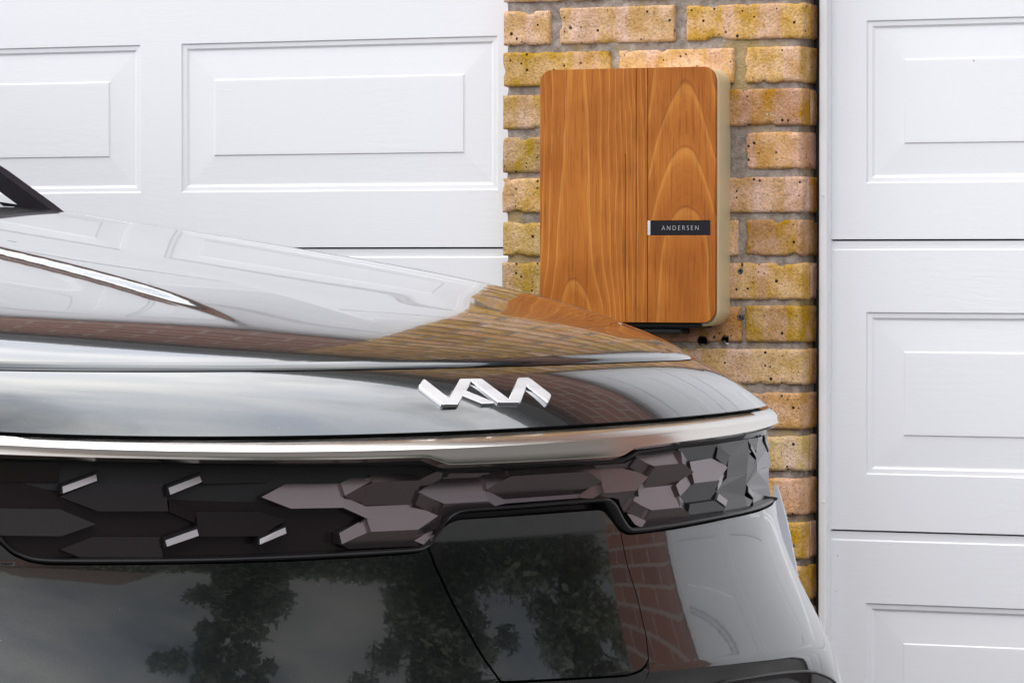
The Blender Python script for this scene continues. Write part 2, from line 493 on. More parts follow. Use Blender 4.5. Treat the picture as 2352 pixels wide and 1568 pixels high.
def brushed_mat(name, col, rough, scale=(300, 300, 4)):
    mt, nd, lk, bs = new_mat(name)
    bs.inputs['Base Color'].default_value = (*col, 1)
    bs.inputs['Metallic'].default_value = 1.0
    tc = N(nd, 'ShaderNodeTexCoord'); mp = N(nd, 'ShaderNodeMapping'); mp.inputs['Scale'].default_value = scale
    lk.new(tc.outputs['Object'], mp.inputs['Vector'])
    n = N(nd, 'ShaderNodeTexNoise', Scale=1.0, Detail=4.0); lk.new(mp.outputs['Vector'], n.inputs['Vector'])
    rp = ramp(nd, [(0.3, (rough * 0.8,) * 3), (0.7, (rough * 1.25,) * 3)]); lk.new(n.outputs['Fac'], rp.inputs['Fac'])
    lk.new(rp.outputs['Color'], bs.inputs['Roughness'])
    return mt


M = {}
M['door'] = door_mat()
M['brick'] = brick_mat('yellow_stock_brick')
M['mortar'] = mortar_mat()
M['dark_gap'] = plain('gap_black', (0.012, 0.012, 0.013), 0.6)  # near-black for hidden backing and for shade put in as black filler
M['case'] = plain('champagne_lacquer', s2l(226, 212, 176, 0.95), 0.42, metal=0.25, bump=(900, .2, .0002))
M['plate'] = plain('black_gloss_plate', (0.010, 0.009, 0.012), 0.2, spec=0.22)
M['steel'] = brushed_mat('brushed_steel', (0.78, 0.78, 0.79), 0.22)
M['letter'] = plain('silver_print', (0.42, 0.42, 0.41), 0.4, metal=0.2)
M['paint'] = paint_mat()
M['trim'] = brushed_mat('satin_aluminium', (0.80, 0.755, 0.70), 0.17, (6, 6, 500))
M['badge'] = brushed_mat('brushed_badge', (0.64, 0.63, 0.63), 0.38, (8, 8, 900))
M['chrome'] = plain('chrome', (0.85, 0.85, 0.86), 0.04, metal=1.0)
M['satin'] = plain('satin_umber_plastic', (0.200, 0.160, 0.162), 0.24, metal=0.9, coat=0.35, bump=(1600, .15, .0002))
M['gloss'] = plain('gloss_black_plastic', (0.017, 0.012, 0.012), 0.12, spec=0.24)
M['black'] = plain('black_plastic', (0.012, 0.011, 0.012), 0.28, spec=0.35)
M['pillar_black'] = plain('pillar_black', (0.008, 0.006, 0.009), 0.35, spec=0.12)
M['chip'] = plain('silver_insert', (0.34, 0.31, 0.31), 0.3, metal=0.85)
M['pvc'] = plain('white_frame_plastic', (0.86, 0.86, 0.87), 0.3)
M['drive'] = plain('tarmac_drive', (0.075, 0.072, 0.07), 0.9, var=0.25, vscale=3.0, bump=(80, .5, .004))
M['tyre'] = plain('tyre_rubber', (0.02, 0.02, 0.02), 0.8)
M['plug'] = plain('grey_plug', (0.10, 0.10, 0.105), 0.5)
M['fascia'] = plain('dark_fascia_board', (0.035, 0.030, 0.028), 0.35)
M['soffit'] = plain('soffit', (0.16, 0.13, 0.12), 0.6)

# ------------------------------------------------------------------ setting
g = obj('ground', [(-400, -400, 0), (400, -400, 0), (400, 400, 0), (-400, 400, 0)], [(0, 1, 2, 3)], M['drive'])
tag(g, kind='structure')

# ------------------------------------------------------------------ garage doors
DOOR_Y = 0.07
# offset from the outer edge of a moulded panel (m), depth into the door (m)
MOULD = [(0.0, 0.0), (0.0045, 0.0), (0.0068, 0.0028), (0.0140, 0.0031), (0.0180, 0.0057), (0.0205, 0.0059),
         (0.0700, 0.0041), (0.0722, 0.0040), (0.0744, 0.0022), (0.0790, 0.0021)]


def raised_panel(parent, x0, x1, z0, z1):
    v, f = [], []
    for (o, d) in MOULD:
        v += [(x0 + o, DOOR_Y + d, z0 + o), (x1 - o, DOOR_Y + d, z0 + o), (x1 - o, DOOR_Y + d, z1 - o), (x0 + o, DOOR_Y + d, z1 - o)]
    for i in range(len(MOULD) - 1):
        for k in range(4):
            f.append((i * 4 + k, i * 4 + (k + 1) % 4, (i + 1) * 4 + (k + 1) % 4, (i + 1) * 4 + k))
    b = (len(MOULD) - 1) * 4
    f.append((b, b + 1, b + 2, b + 3))
    return obj('raised_panel', v, f, M['door'], parent)


def door_section(door, X0, X1, z0, z1, spans, pz0, pz1):
    """a hinged section: skin with openings for the moulded panels, rolled top lip, thickness behind"""
    g_ = 0.0011
    z0 += g_; z1 -= g_
    lip = 0.017
    xs = [X0]
    for a, b in spans: xs += [a, b]
    xs.append(X1)
    v, f = [], []

    def quad(a, b, c, d):
        i = len(v); v.extend([a, b, c, d]); f.append((i, i + 1, i + 2, i + 3))
    Y = DOOR_Y
    zl = z1 - lip
    for i in range(len(xs) - 1):
        a, b = xs[i], xs[i + 1]
        if i % 2 == 0:
            quad((a, Y, z0), (b, Y, z0), (b, Y, zl), (a, Y, zl))
        else:
            quad((a, Y, z0), (b, Y, z0), (b, Y, pz0), (a, Y, pz0))
            quad((a, Y, pz1), (b, Y, pz1), (b, Y, zl), (a, Y, zl))
    quad((X0, Y, zl), (X1, Y, zl), (X1, Y + .0032, zl + .0022), (X0, Y + .0032, zl + .0022))
    quad((X0, Y + .0032, zl + .0022), (X1, Y + .0032, zl + .0022), (X1, Y + .0026, z1 - .001), (X0, Y + .0026, z1 - .001))
    quad((X0, Y + .0026, z1 - .001), (X1, Y + .0026, z1 - .001), (X1, Y + .04, z1), (X0, Y + .04, z1))
    quad((X0, Y + .04, z0), (X1, Y + .04, z0), (X1, Y, z0), (X0, Y, z0))
    quad((X0, Y + .04, z0), (X0, Y, z0), (X0, Y, z1), (X0, Y + .04, z1))
    quad((X1, Y, z0), (X1, Y + .04, z0), (X1, Y + .04, z1), (X1, Y, z1))
    quad((X0, Y + .04, z0), (X0, Y + .04, z1), (X1, Y + .04, z1), (X1, Y + .04, z0))
    s = obj('door_section', v, f, M['door'], door)
    for a, b in spans:
        raised_panel(s, a, b, pz0, pz1)
    return s


SEC = 0.5054
dl = empty('garage_door', (-1.5, DOOR_Y, 0), 'white panelled garage door to the left of the brick pillar, behind the car bonnet', 'garage door')
PW, PG = 0.661, 0.0796
xr = -0.3279
spansL = []
x = xr
for i in range(3):
    spansL.append((x - PW, x)); x -= PW + PG
spansL = spansL[::-1]
zj = 1.0747
for k in range(-2, 3):
    z0 = zj + k * SEC
    door_section(dl, spansL[0][0] - 0.07, -0.20, max(z0, 0.012), z0 + SEC, spansL, z0 + 0.0997, z0 + 0.3875)
LD_X0 = spansL[0][0] - 0.07
drt = empty('garage_door', (1.5, DOOR_Y, 0), 'white panelled garage door to the right of the brick pillar, with its frame post', 'garage door')
spansR = []
x = 0.3665
for i in range(3):
    spansR.append((x, x + 0.66)); x += 0.66 + PG
zj2 = 1.0872
RD_X1 = spansR[-1][1] + 0.07
for k in range(-2, 3):
    z0 = zj2 + k * SEC
    door_section(drt, 0.296, RD_X1, max(z0, 0.012), z0 + SEC, spansR, z0 + 0.0935, z0 + 0.3845)
DOOR_TOP = 2.12
PILLAR_TOP = 2.598
post = box('door_frame', 0.2923, 0.3066, 0.045, 0.118, 0.0, DOOR_TOP, M['pvc'], drt, bev=0.004, seg=3, smooth=False)
box('frame_bead', 0.3066, 0.3076, 0.060, 0.118, 0.0, DOOR_TOP, M['pvc'], drt)
box('gap_shade', 0.2600, 0.2923, 0.078, 0.118, 0.0, DOOR_TOP, M['dark_gap'], drt)  # black filler that stands for the shade between pillar and post
box('inner_leaf', 0.20, RD_X1 + .2, 0.125, 0.13, 0.0, DOOR_TOP, M['dark_gap'], drt)
box('inner_leaf', LD_X0 - .2, -0.15, 0.125, 0.13, 0.0, DOOR_TOP, M['dark_gap'], dl)
for (xx, zz) in ((0.3015, 1.165), (0.3018, 0.632)):     # screw caps on the frame post
    ring = [(xx + .0022 * math.cos(t), 0.0438, zz + .0022 * math.sin(t)) for t in np.linspace(0, 2 * math.pi, 10)[:-1]]
    ring2 = [(xx + .0030 * math.cos(t), 0.0452, zz + .0030 * math.sin(t)) for t in np.linspace(0, 2 * math.pi, 10)[:-1]]
    n = 9
    obj('screw_cap', ring + ring2, [tuple(range(n))] + [(i, n + i, n + (i + 1) % n, (i + 1) % n) for i in range(n)], M['pvc'], drt, recalc=True)

# ------------------------------------------------------------------ brick pillar
pillar = empty('brick_pillar', (0, 0.05, 0), 'yellow stock brick pillar between the two white garage doors', 'pillar')


def brick_mesh(w, d, h, seed, res):
    """rough hand-made brick, origin at its centre; front is -Y"""
    nx, ny, nz = max(2, int(w / res)), max(2, int(d / res / 1.6)), max(3, int(h / res))
    verts, faces, idx = [], [], {}

    def vid(i, j, k):
        key = (i, j, k)
        if key not in idx:
            p = np.array([-w / 2 + w * i / nx, -d / 2 + d * j / ny, -h / 2 + h * k / nz])
            q = Vector((p[0] * 30 + seed * 7.3, p[1] * 30, p[2] * 30))
            q2 = Vector((p[0] * 95 + seed * 3.1, p[1] * 95 + 5, p[2] * 95))
            half = np.array([w / 2, d / 2, h / 2])
            r = 0.0014 + 0.0016 * (mnoise.noise(q2) + .3)
            r = max(.0008, min(r, .004))
            inner = np.clip(p, -half + r, half - r)
            dv = p - inner
            L = np.linalg.norm(dv)
            nrm = dv / L if L > 1e-9 else np.zeros(3)
            if L > 1e-9: p = inner + nrm * r
            amp = 0.0012 * mnoise.noise(q) + 0.0009 * mnoise.noise(q2)
            if L <= 1e-9:      # open face: shallow creases and lumps
                nrm = np.array([0, -1.0, 0]) if j == 0 else (np.array([1.0, 0, 0]) if i == nx else (np.array([-1.0, 0, 0]) if i == 0 else np.zeros(3)))
                amp = 0.0013 * mnoise.noise(q * 1.4) + 0.0012 * mnoise.noise(q2) - .0002
            # chipped arrises
            if np.count_nonzero(np.abs(dv) > 1e-9) >= 2:
                amp -= max(0, mnoise.noise(q * 1.7 + Vector((9, 2, 4))) - .2) * .014
            p = p + nrm * amp
            idx[key] = len(verts); verts.append(p)
        return idx[key]
    for i in range(nx):
        for k in range(nz):
            faces.append((vid(i, 0, k), vid(i + 1, 0, k), vid(i + 1, 0, k + 1), vid(i, 0, k + 1)))
    for j in range(ny):
        for k in range(nz):
            faces.append((vid(nx, j, k), vid(nx, j + 1, k), vid(nx, j + 1, k + 1), vid(nx, j, k + 1)))
            faces.append((vid(0, j + 1, k), vid(0, j, k), vid(0, j, k + 1), vid(0, j + 1, k + 1)))
    for i in range(nx):
        for j in range(ny):
            faces.append((vid(i, j, nz), vid(i + 1, j, nz), vid(i + 1, j + 1, nz), vid(i, j + 1, nz)))
            faces.append((vid(i, j + 1, 0), vid(i + 1, j + 1, 0), vid(i + 1, j, 0), vid(i, j, 0)))
    for i in range(nx):
        for k in range(nz):
            faces.append((vid(i + 1, ny, k), vid(i, ny, k), vid(i, ny, k + 1), vid(i + 1, ny, k + 1)))
    return mesh_from(verts, faces, True, 'brick')


def wx(px): return float(on_wall(px, 600)[0])


CORNER = wx(1842)
PIL_L = wx(1156)
PITCH_Z = 97.85 / 1305.0
Z_TOP0 = float(on_wall(1750, 8)[2])
YB = (205, 155, 62); PK = (222, 178, 132); OL = (186, 146, 68); GD = (216, 168, 96); MU = (184, 136, 52); OR = (214, 158, 98)
# front joints per course in photograph pixels, then a colour per brick; True: the corner brick runs back along the side
lerp3 = lambda a_, b_, k_: a_ + (b_ - a_) * k_
ROWS = {
    0: ([(1157, 1263), (1286, 1549), (1576, 1846)], [PK, (212, 170, 122), GD], False),
    1: ([(1157, 1402), (1422, 1684), (1712, 1839)], [(194, 150, 66), (224, 174, 116), GD], True),
    2: ([(1155, 1330), (1352, 1560), (1580, 1844)], [(198, 158, 100), OR, (186, 134, 66)], False),
    3: ([(1156, 1380), (1400, 1672), (1714, 1838)], [(182, 146, 66), GD, (218, 166, 108)], True),
    4: ([(1155, 1310), (1330, 1560), (1580, 1845)], [(210, 166, 92), GD, (212, 166, 122)], False),
    5: ([(1155, 1390), (1412, 1694), (1714, 1840)], [(204, 168, 104), PK, MU], True),
    6: ([(1154, 1300), (1320, 1590), (1612, 1845)], [(190, 154, 84), OR, (210, 164, 94)], False),
    7: ([(1154, 1410), (1430, 1702), (1712, 1839)], [(186, 150, 78), (206, 150, 100), (190, 146, 62)], True),
    8: ([(1153, 1300), (1322, 1540), (1566, 1844)], [OL, GD, (214, 172, 114)], False),
    9: ([(1152, 1390), (1410, 1672), (1694, 1840)], [OL, GD, (212, 160, 102)], True),
    10: ([(1152, 1300), (1320, 1590), (1612, 1845)], [OL, GD, (218, 184, 128)], False),
    11: ([(1152, 1390), (1410, 1690), (1712, 1840)], [OL, GD, (212, 160, 90)], True),
    12: ([(1152, 1300), (1320, 1590), (1612, 1845)], [OL, GD, (206, 156, 62)], False),
    13: ([(1152, 1390), (1410, 1690), (1712, 1840)], [OL, GD, (208, 158, 60)], True),
}
PAL = [PK, GD, OL, MU, OR, (210, 165, 94), (204, 160, 80)]
rnd = random.Random(3)
n_up = int((PILLAR_TOP - Z_TOP0) / PITCH_Z)
bricks_for_holes = []
seed = 0
for row in range(-n_up, int(Z_TOP0 / PITCH_Z)):
    zt = Z_TOP0 - row * PITCH_Z
    bh = 0.0628
    zb = zt - bh
    if row in ROWS:
        spans, cols, ret = ROWS[row]
    else:
        spans, _, ret = ROWS[row % 2]
        cols = [rnd.choice(PAL) for _ in spans]
    vis = -1 <= row <= 14
    for i, ((a, b), c) in enumerate(zip(spans, cols)):
        last = i == len(spans) - 1
        X0, X1 = wx(a) - .0008, wx(b) + .0008
        d = 0.102 if (not last or ret) else 0.036
        seed += 1
        jz, jy = rnd.uniform(-.0012, .0012), rnd.uniform(-.0018, .0012)
        me = brick_mesh(X1 - X0, d, bh + rnd.uniform(-.002, .002), seed, 0.0056 if vis else 0.03)
        o = link('brick', me, M['brick'], pillar)
        o.location = ((X0 + X1) / 2, d / 2 + jy - 0.05, (zt + zb) / 2 + jz)
        c = tuple(lerp3(a_, b_, .05) for a_, b_ in zip(c, (214, 182, 136)))
        o.color = (*s2l(*c, 1.0), 1)
        if row in (6, 7, 8) and i >= 1: bricks_for_holes.append(o)
        if last and not ret:
            seed += 1
            d2 = 0.056
            me = brick_mesh(0.10, d2, bh, seed, 0.0056 if vis else 0.03)
            o = link('brick', me, M['brick'], pillar)
            o.location = (CORNER - .001 - 0.05, 0.046 + d2 / 2 - 0.05, (zt + zb) / 2 + jz)
            o.color = (*s2l(*rnd.choice([OR, PK, GD, (214, 160, 116)])), 1)

# mortar bed: a rough slab a few millimetres behind the brick faces
mv, mf = [], []
x0m, x1m = PIL_L + .006, CORNER - .0065
nzm, nxm, nym = 420, 90, 8
zs = np.linspace(0, PILLAR_TOP, nzm)
cols_m = [(x0m, y) for y in np.linspace(.10, .0065, nym)] + [(x_, .0055) for x_ in np.linspace(x0m, x1m, nxm)[1:-1]] + [(x1m, y) for y in np.linspace(.0065, .112, nym)]
Pm = []
for z in zs:
    rowp = []
    for (x_, y_) in cols_m:
        a = mnoise.noise(Vector((x_ * 60, y_ * 60 + 3, z * 60))) * .0022 + mnoise.noise(Vector((x_ * 18, y_ * 18, z * 18))) * .002
        if y_ < .0064: rowp.append((x_, y_ - a, z))
        else: rowp.append((x_ - a * (1 if x_ == x1m else -1) * -1, y_, z))
    Pm.append(rowp)
v, f = grid_vf(Pm)
mortar = obj('mortar', v, f, M['mortar'], pillar, smooth=True)

# two drilled holes and two plugged ones below and beside the charger
def cut(o, cutter):
    md = o.modifiers.new('hole', 'BOOLEAN'); md.operation = 'DIFFERENCE'; md.object = cutter; md.solver = 'EXACT'
    dg = bpy.context.evaluated_depsgraph_get()
    me = bpy.data.meshes.new_from_object(o.evaluated_get(dg))
    o.modifiers.clear()
    if len(me.vertices) > 8: o.data = me


hole_spots = [((1613, 782), .0088), ((1665, 779), .0066), ((1701, 623), .0052), ((1700, 729), .0050)]
for (px, rad) in hole_spots:
    c = on_wall(*px)
    n = 18
    vv = [(c[0] + rad * math.cos(2 * math.pi * k / n), yy, c[2] + rad * math.sin(2 * math.pi * k / n)) for yy in (-.03, .06) for k in range(n)]
    ff = [tuple(range(n)), tuple(range(n, 2 * n))[::-1]] + [(k, n + k, n + (k + 1) % n, (k + 1) % n) for k in range(n)]
    cu = obj('cutter', vv, ff, None, None, recalc=True)
    bpy.context.view_layer.update()
    for o in bricks_for_holes:
        p = o.matrix_world.translation
        dim = o.dimensions
        if abs(p.x - c[0]) < dim.x / 2 + rad and abs(p.z - c[2]) < dim.z / 2 + rad: cut(o, cu)
    bpy.data.objects.remove(cu)
    # lining of the hole
    lv = [(c[0] + r_ * math.cos(2 * math.pi * k / n), yy, c[2] + r_ * math.sin(2 * math.pi * k / n))
          for (r_, yy) in ((rad * 1.02, -.0005), (rad * .98, .004), (rad * .98, .055)) for k in range(n)]
    lf = [(a * n + k, a * n + (k + 1) % n, (a + 1) * n + (k + 1) % n, (a + 1) * n + k) for a in range(2) for k in range(n)] + [tuple(range(2 * n, 3 * n))]
    obj('drilled_hole', lv, lf, M['dark_gap'], pillar, smooth=True)
    if rad < .006:
        rv = [(c[0] + r_ * math.cos(2 * math.pi * k / n), yy, c[2] + r_ * math.sin(2 * math.pi * k / n))
              for (r_, yy) in ((rad * .96, .002), (rad * .92, -.0012), (rad * .55, -.0012), (rad * .42, .003), (rad * .30, .012)) for k in range(n)]
        rf = [(a * n + k, a * n + (k + 1) % n, (a + 1) * n + (k + 1) % n, (a + 1) * n + k) for a in range(4) for k in range(n)] + [tuple(range(4 * n, 5 * n))]
        obj('wall_plug', rv, rf, M['plug'], pillar, smooth=True)
# mortar pierced at the open holes (the lining sits inside the slab)
bpy.context.view_layer.update()
for (px, rad) in hole_spots:
    c = on_wall(*px); n = 18
    vv = [(c[0] + rad * math.cos(2 * math.pi * k / n), yy, c[2] + rad * math.sin(2 * math.pi * k / n)) for yy in (-.03, .09) for k in range(n)]
    me = mortar.data
    bm = bmesh.new(); bm.from_mesh(me)
    dele = [fa for fa in bm.faces if (lambda q: q.y < -.02 and math.hypot(q.x - c[0], q.z - c[2]) < rad * .9)(fa.calc_center_median())]
    bmesh.ops.delete(bm, geom=dele, context='FACES')
    bm.to_mesh(me); bm.free()

# ------------------------------------------------------------------ wall charger
CH_Y = -0.066
charger = empty('wall_charger', (-0.023, 0, 1.165), 'wood-fronted wall charger with rounded corners mounted on the brick pillar', 'charger')


def cw(px, py): 
    p = on_wall(px, py, CH_Y); return float(p[0]), float(p[2])


cx0, cx1 = cw(1240, 450)[0], cw(1643, 450)[0]
cz1, cz0 = cw(1440, 157)[1], cw(1440, 740)[1]
CR = 0.0235


def rrect(x0, x1, z0, z1, r, corners='abcd', n=8):
    """counter-clockwise seen from the front (-Y); corners a=bottom-left b=bottom-right c=top-right d=top-left"""
    pts = []
    for key, (cx_, cz_, a0) in dict(a=(x0 + r, z0 + r, 180), b=(x1 - r, z0 + r, 270), c=(x1 - r, z1 - r, 0), d=(x0 + r, z1 - r, 90)).items():
        if key in corners:
            for k in range(n + 1):
                t = R(a0 + 90 * k / n); pts.append((cx_ + r * math.cos(t), cz_ + r * math.sin(t)))
        else:
            pts.append({'a': (x0, z0), 'b': (x1, z0), 'c': (x1, z1), 'd': (x0, z1)}[key])
    return pts


def slab(name, pts, y0, y1, mat, parent, bev=0.0015, seg=2):
    """extrude a front outline (x, z) from y0 (front) to y1 with a softened front edge"""
    n = len(pts)
    v = [(x, y0, z) for x, z in pts] + [(x, y1, z) for x, z in pts]
    f = [tuple(range(n)), tuple(range(n, 2 * n))[::-1]] + [(i, n + i, n + (i + 1) % n, (i + 1) % n) for i in range(n)]
    o = obj(name, v, f, mat, parent)
    if bev:
        bm = bmesh.new(); bm.from_mesh(o.data)
        yl = min(vv.co.y for vv in bm.verts)
        ed = [e for e in bm.edges if all(abs(vv.co.y - yl) < 1e-6 for vv in e.verts)]
        bmesh.ops.bevel(bm, geom=ed, offset=bev, segments=seg, profile=0.5, affect='EDGES', clamp_overlap=True)
        bmesh.ops.recalc_face_normals(bm, faces=bm.faces[:])
        bm.to_mesh(o.data); bm.free()
    return o


g1, g2 = cw(1461, 450)[0], cw(1487.5, 450)[0]
k1, kz = cw(1436, 450)[0], cw(1436, 354)[1]
gw = 0.0006
M['woodA'] = wood_mat('stained_timber_wide', [(cw(1322, 580)[0], 60.0)], 9.5, cw(1322, 760)[1], cw(1322, 590)[1], 0.33)
M['woodB'] = wood_mat('stained_timber_strip', [(cw(1380, 580)[0], 60.0)], 9.0, 1.0, 1.01, 0.10)
M['woodC'] = wood_mat('stained_timber_arch', [(cw(1572, 300)[0], 36.0)], 8.7, cw(1572, 560)[1], cw(1572, 185)[1], 0.02)
kw = 0.0009
ptsA = rrect(cx0, g1 - gw, cz0, cz1, CR, 'ad')
# order: a-corner, (b), (c), d-corner; add the kerf between a and b
ia = [i for i, p in enumerate(ptsA) if abs(p[0] - (g1 - gw)) < 1e-9 and abs(p[1] - cz0) < 1e-9][0]
kerf = [(k1 - kw / 2, cz0), (k1 - kw / 2, kz), (k1 + kw / 2, kz), (k1 + kw / 2, cz0)]
ptsA = ptsA[:ia] + kerf + ptsA[ia:]
slab('timber_board', ptsA, CH_Y, CH_Y + .008, M['woodA'], charger, bev=0.0004, seg=1)
slab('timber_board', rrect(g1 + gw, g2 - gw, cz0, cz1, CR, ''), CH_Y, CH_Y + .008, M['woodB'], charger, bev=0.0004, seg=1)
# right board is split by the inset name plate
nx0, nx1 = cw(1486, 520)[0], cw(1631.5, 520)[0]
nz1, nz0 = cw(1560, 506.5)[1], cw(1560, 540.8)[1]
ptsC = rrect(g2 + gw, cx1, cz0, cz1, CR, 'bc')
iL = len(ptsC)     # after d (top-left), walk down the left side to the plate notch
notch = [(g2 + gw, nz1), (nx1, nz1), (nx1, nz0), (g2 + gw, nz0)]
slab('timber_board', ptsC + notch, CH_Y, CH_Y + .008, M['woodC'], charger, bev=0.0005, seg=1)
plate = box('name_plate', g2 + .0008, nx1 - .0003, CH_Y + .0012, CH_Y + .006, nz0 + .0003, nz1 - .0003, M['plate'], charger, bev=.0003)
box('plate_edge', g2 - .0006 + .0008, g2 + .0052, CH_Y - .0004, CH_Y + .0011, nz0 + .0003, nz1 - .0003, M['steel'], plate, bev=.0003)


def lettering(name, text, width, height, centre, mat, parent, spacing=1.35):
    cu = bpy.data.curves.new(name, 'FONT')
    cu.body = text; cu.align_x = 'CENTER'; cu.align_y = 'CENTER'; cu.size = 1.0; cu.space_character = spacing
    cu.extrude = 0.01; cu.offset = -0.012
    o = bpy.data.objects.new(name, cu); COL.objects.link(o)
    bpy.context.view_layer.update()
    me = bpy.data.meshes.new_from_object(o.evaluated_get(bpy.context.evaluated_depsgraph_get()))
    bpy.data.objects.remove(o)
    co = np.array([v.co for v in me.vertices])
    w, h = np.ptp(co[:, 0]), np.ptp(co[:, 1]); mx = (co.max(0) + co.min(0)) / 2
    verts = [(centre[0] + (p[0] - mx[0]) * width / w, centre[1] - p[2] * .01, centre[2] + (p[1] - mx[1]) * height / h) for p in co]
    return obj(name, verts, [tuple(p.vertices) for p in me.polygons], mat, parent)


tx0, tz = cw(1519, 523.5); tx1 = cw(1604, 523.5)[0]
lettering('lettering', 'ANDERSEN', tx1 - tx0, 0.0078, ((tx0 + tx1) / 2, CH_Y + .0010, tz), M['letter'], plate, 1.5)
# black core behind the boards, champagne case round it
core = slab('core', rrect(cx0 + .002, cx1 - .0025, cz0 + .001, cz1 - .002, CR, 'abcd'), CH_Y + .0085, CH_Y + .014, M['black'], charger, bev=0)
case = slab('case', rrect(cx0 + .001, cx1 + .0012, cz0 - .006, cz1 - .0008, CR + .004, 'abcd', 14), CH_Y + .0125, 0.0035, M['case'], charger, bev=0.003, seg=3)
case.data.shade_smooth()
case.data.set_sharp_from_angle(angle=R(40))
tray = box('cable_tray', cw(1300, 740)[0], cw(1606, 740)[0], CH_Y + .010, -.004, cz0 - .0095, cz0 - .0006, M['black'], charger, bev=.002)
box('shade_block', cw(1380, 740)[0], cw(1556, 740)[0], CH_Y + .018, -.004, cz0 - .021, cz0 - .0092, M['dark_gap'], charger, bev=.006, seg=3)  # matte black block added as the shadow under the charger

# ------------------------------------------------------------------ wall, eaves and roof over the doors (seen in the bonnet's reflections)
def red_brick_mat():
    mt, nd, lk, bs = new_mat('red_brickwork')
    tc = N(nd, 'ShaderNodeTexCoord'); mp = N(nd, 'ShaderNodeMapping'); mp.inputs['Rotation'].default_value = (R(-90), 0, 0)
    lk.new(tc.outputs['Object'], mp.inputs['Vector'])
    b = N(nd, 'ShaderNodeTexBrick', Scale=1.0)
    b.inputs['Color1'].default_value = (0.30, 0.12, 0.08, 1); b.inputs['Color2'].default_value = (0.20, 0.085, 0.06, 1)
    b.inputs['Mortar'].default_value = (0.34, 0.29, 0.25, 1)
    b.inputs['Brick Width'].default_value = 0.225; b.inputs['Row Height'].default_value = 0.075; b.inputs['Mortar Size'].default_value = 0.007
    lk.new(mp.outputs['Vector'], b.inputs['Vector'])
    lk.new(b.outputs['Color'], bs.inputs['Base Color'])
    bs.inputs['Roughness'].default_value = 0.9
    return mt


M['redbrick'] = red_brick_mat()
M['tiles'] = plain('brown_roof_tiles', (0.10, 0.055, 0.04), 0.8, var=.3, vscale=6)
gar = empty('garage_building', (0, 0.05, 0), 'low garage building with red brickwork and dark eaves above the doors', 'building')
BX0, BX1 = LD_X0 - 0.8, RD_X1 + 0.8
box('wall', BX0, PIL_L - .001, 0.0, 0.30, DOOR_TOP, 2.62, M['redbrick'], gar)
box('wall', CORNER + .001, BX1, 0.0, 0.30, DOOR_TOP, 2.62, M['redbrick'], gar)
box('wall', BX0, LD_X0 - .03, 0.0, 0.30, 0, DOOR_TOP, M['redbrick'], gar)
box('wall', RD_X1 + .03, BX1, 0.0, 0.30, 0, DOOR_TOP, M['redbrick'], gar)
box('soffit', BX0 - .2, BX1 + .2, -0.07, 0.0, 2.600, 2.62, M['soffit'], gar)
box('fascia', BX0 - .2, BX1 + .2, -0.09, -0.07, 2.60, 2.80, M['fascia'], gar)
v, f = tube_vf([(BX0 - .2, -.135, 2.77), (BX1 + .2, -.135, 2.77)], .042, 14)
obj('gutter', v, f, M['black'], gar, smooth=True)
obj('roof', [(BX0 - .25, -.10, 2.825), (BX1 + .25, -.10, 2.825), (BX1 + .25, 3.0, 3.5), (BX0 - .25, 3.0, 3.5),
             (BX0 - .25, -.10, 2.805), (BX1 + .25, -.10, 2.805), (BX1 + .25, 3.0, 3.47), (BX0 - .25, 3.0, 3.47)],
    [(0, 1, 2, 3), (7, 6, 5, 4), (0, 4, 5, 1), (1, 5, 6, 2), (3, 7, 4, 0)], M['tiles'], gar)

# ------------------------------------------------------------------ the car
# car frame: l = towards the car's left, b = backwards from the nose, z = up
CAR_YAW = R(44.0)
HF = np.array([-math.sin(YAW), math.cos(YAW), 0.0])
LAT = RIGHT * math.cos(CAR_YAW) + HF * math.sin(CAR_YAW)
BACK = -RIGHT * math.sin(CAR_YAW) + HF * math.cos(CAR_YAW)
ORG = EYE + ray(1112, 1000) * 4.4
ORG[2] = 0.0
ZUP = np.array([0.0, 0.0, 1.0])


def car(l, b, z): return ORG + LAT * l + BACK * b + ZUP * z


def ell(t, W, B, b0): return W * math.sin(t), b0 + B * (1 - math.cos(t))


def oncyl(x, y, W, B, b0):
    d = ray(x, y); o = EYE - ORG
    ol, ob = o @ LAT, o @ BACK - b0 - B
    dl_, db = d @ LAT, d @ BACK
    a = (dl_ / W) ** 2 + (db / B) ** 2; b = 2 * (ol * dl_ / W ** 2 + ob * db / B ** 2); c = (ol / W) ** 2 + (ob / B) ** 2 - 1
    q = max(b * b - 4 * a * c, 0.0)
    t = (-b - math.sqrt(q)) / (2 * a); p = EYE + d * t
    l = (p - ORG) @ LAT; bb = (p - ORG) @ BACK
    return l, bb, p[2], math.atan2(l / W, 1 - (bb - b0) / B)


def curve(pts, W, B, b0, deg=3):
    """height of a traced line on a plan ellipse, as a function of the plan angle"""
    q = sorted((oncyl(x, y, W, B, b0)[3], oncyl(x, y, W, B, b0)[2]) for x, y in pts)
    t = np.array([a for a, _ in q]); z = np.array([b for _, b in q])
    if deg:
        c = np.polyfit(t, z, deg)
        tt = np.linspace(t[0], t[-1], 120); zz = np.polyval(c, tt)
    else:
        tt, zz = t, z
    return lambda s: float(np.interp(s, tt, zz))


car_root = empty('car', tuple(ORG), 'dark grey car parked nose-out in front of the garage doors, bonnet and grille in view', 'car')

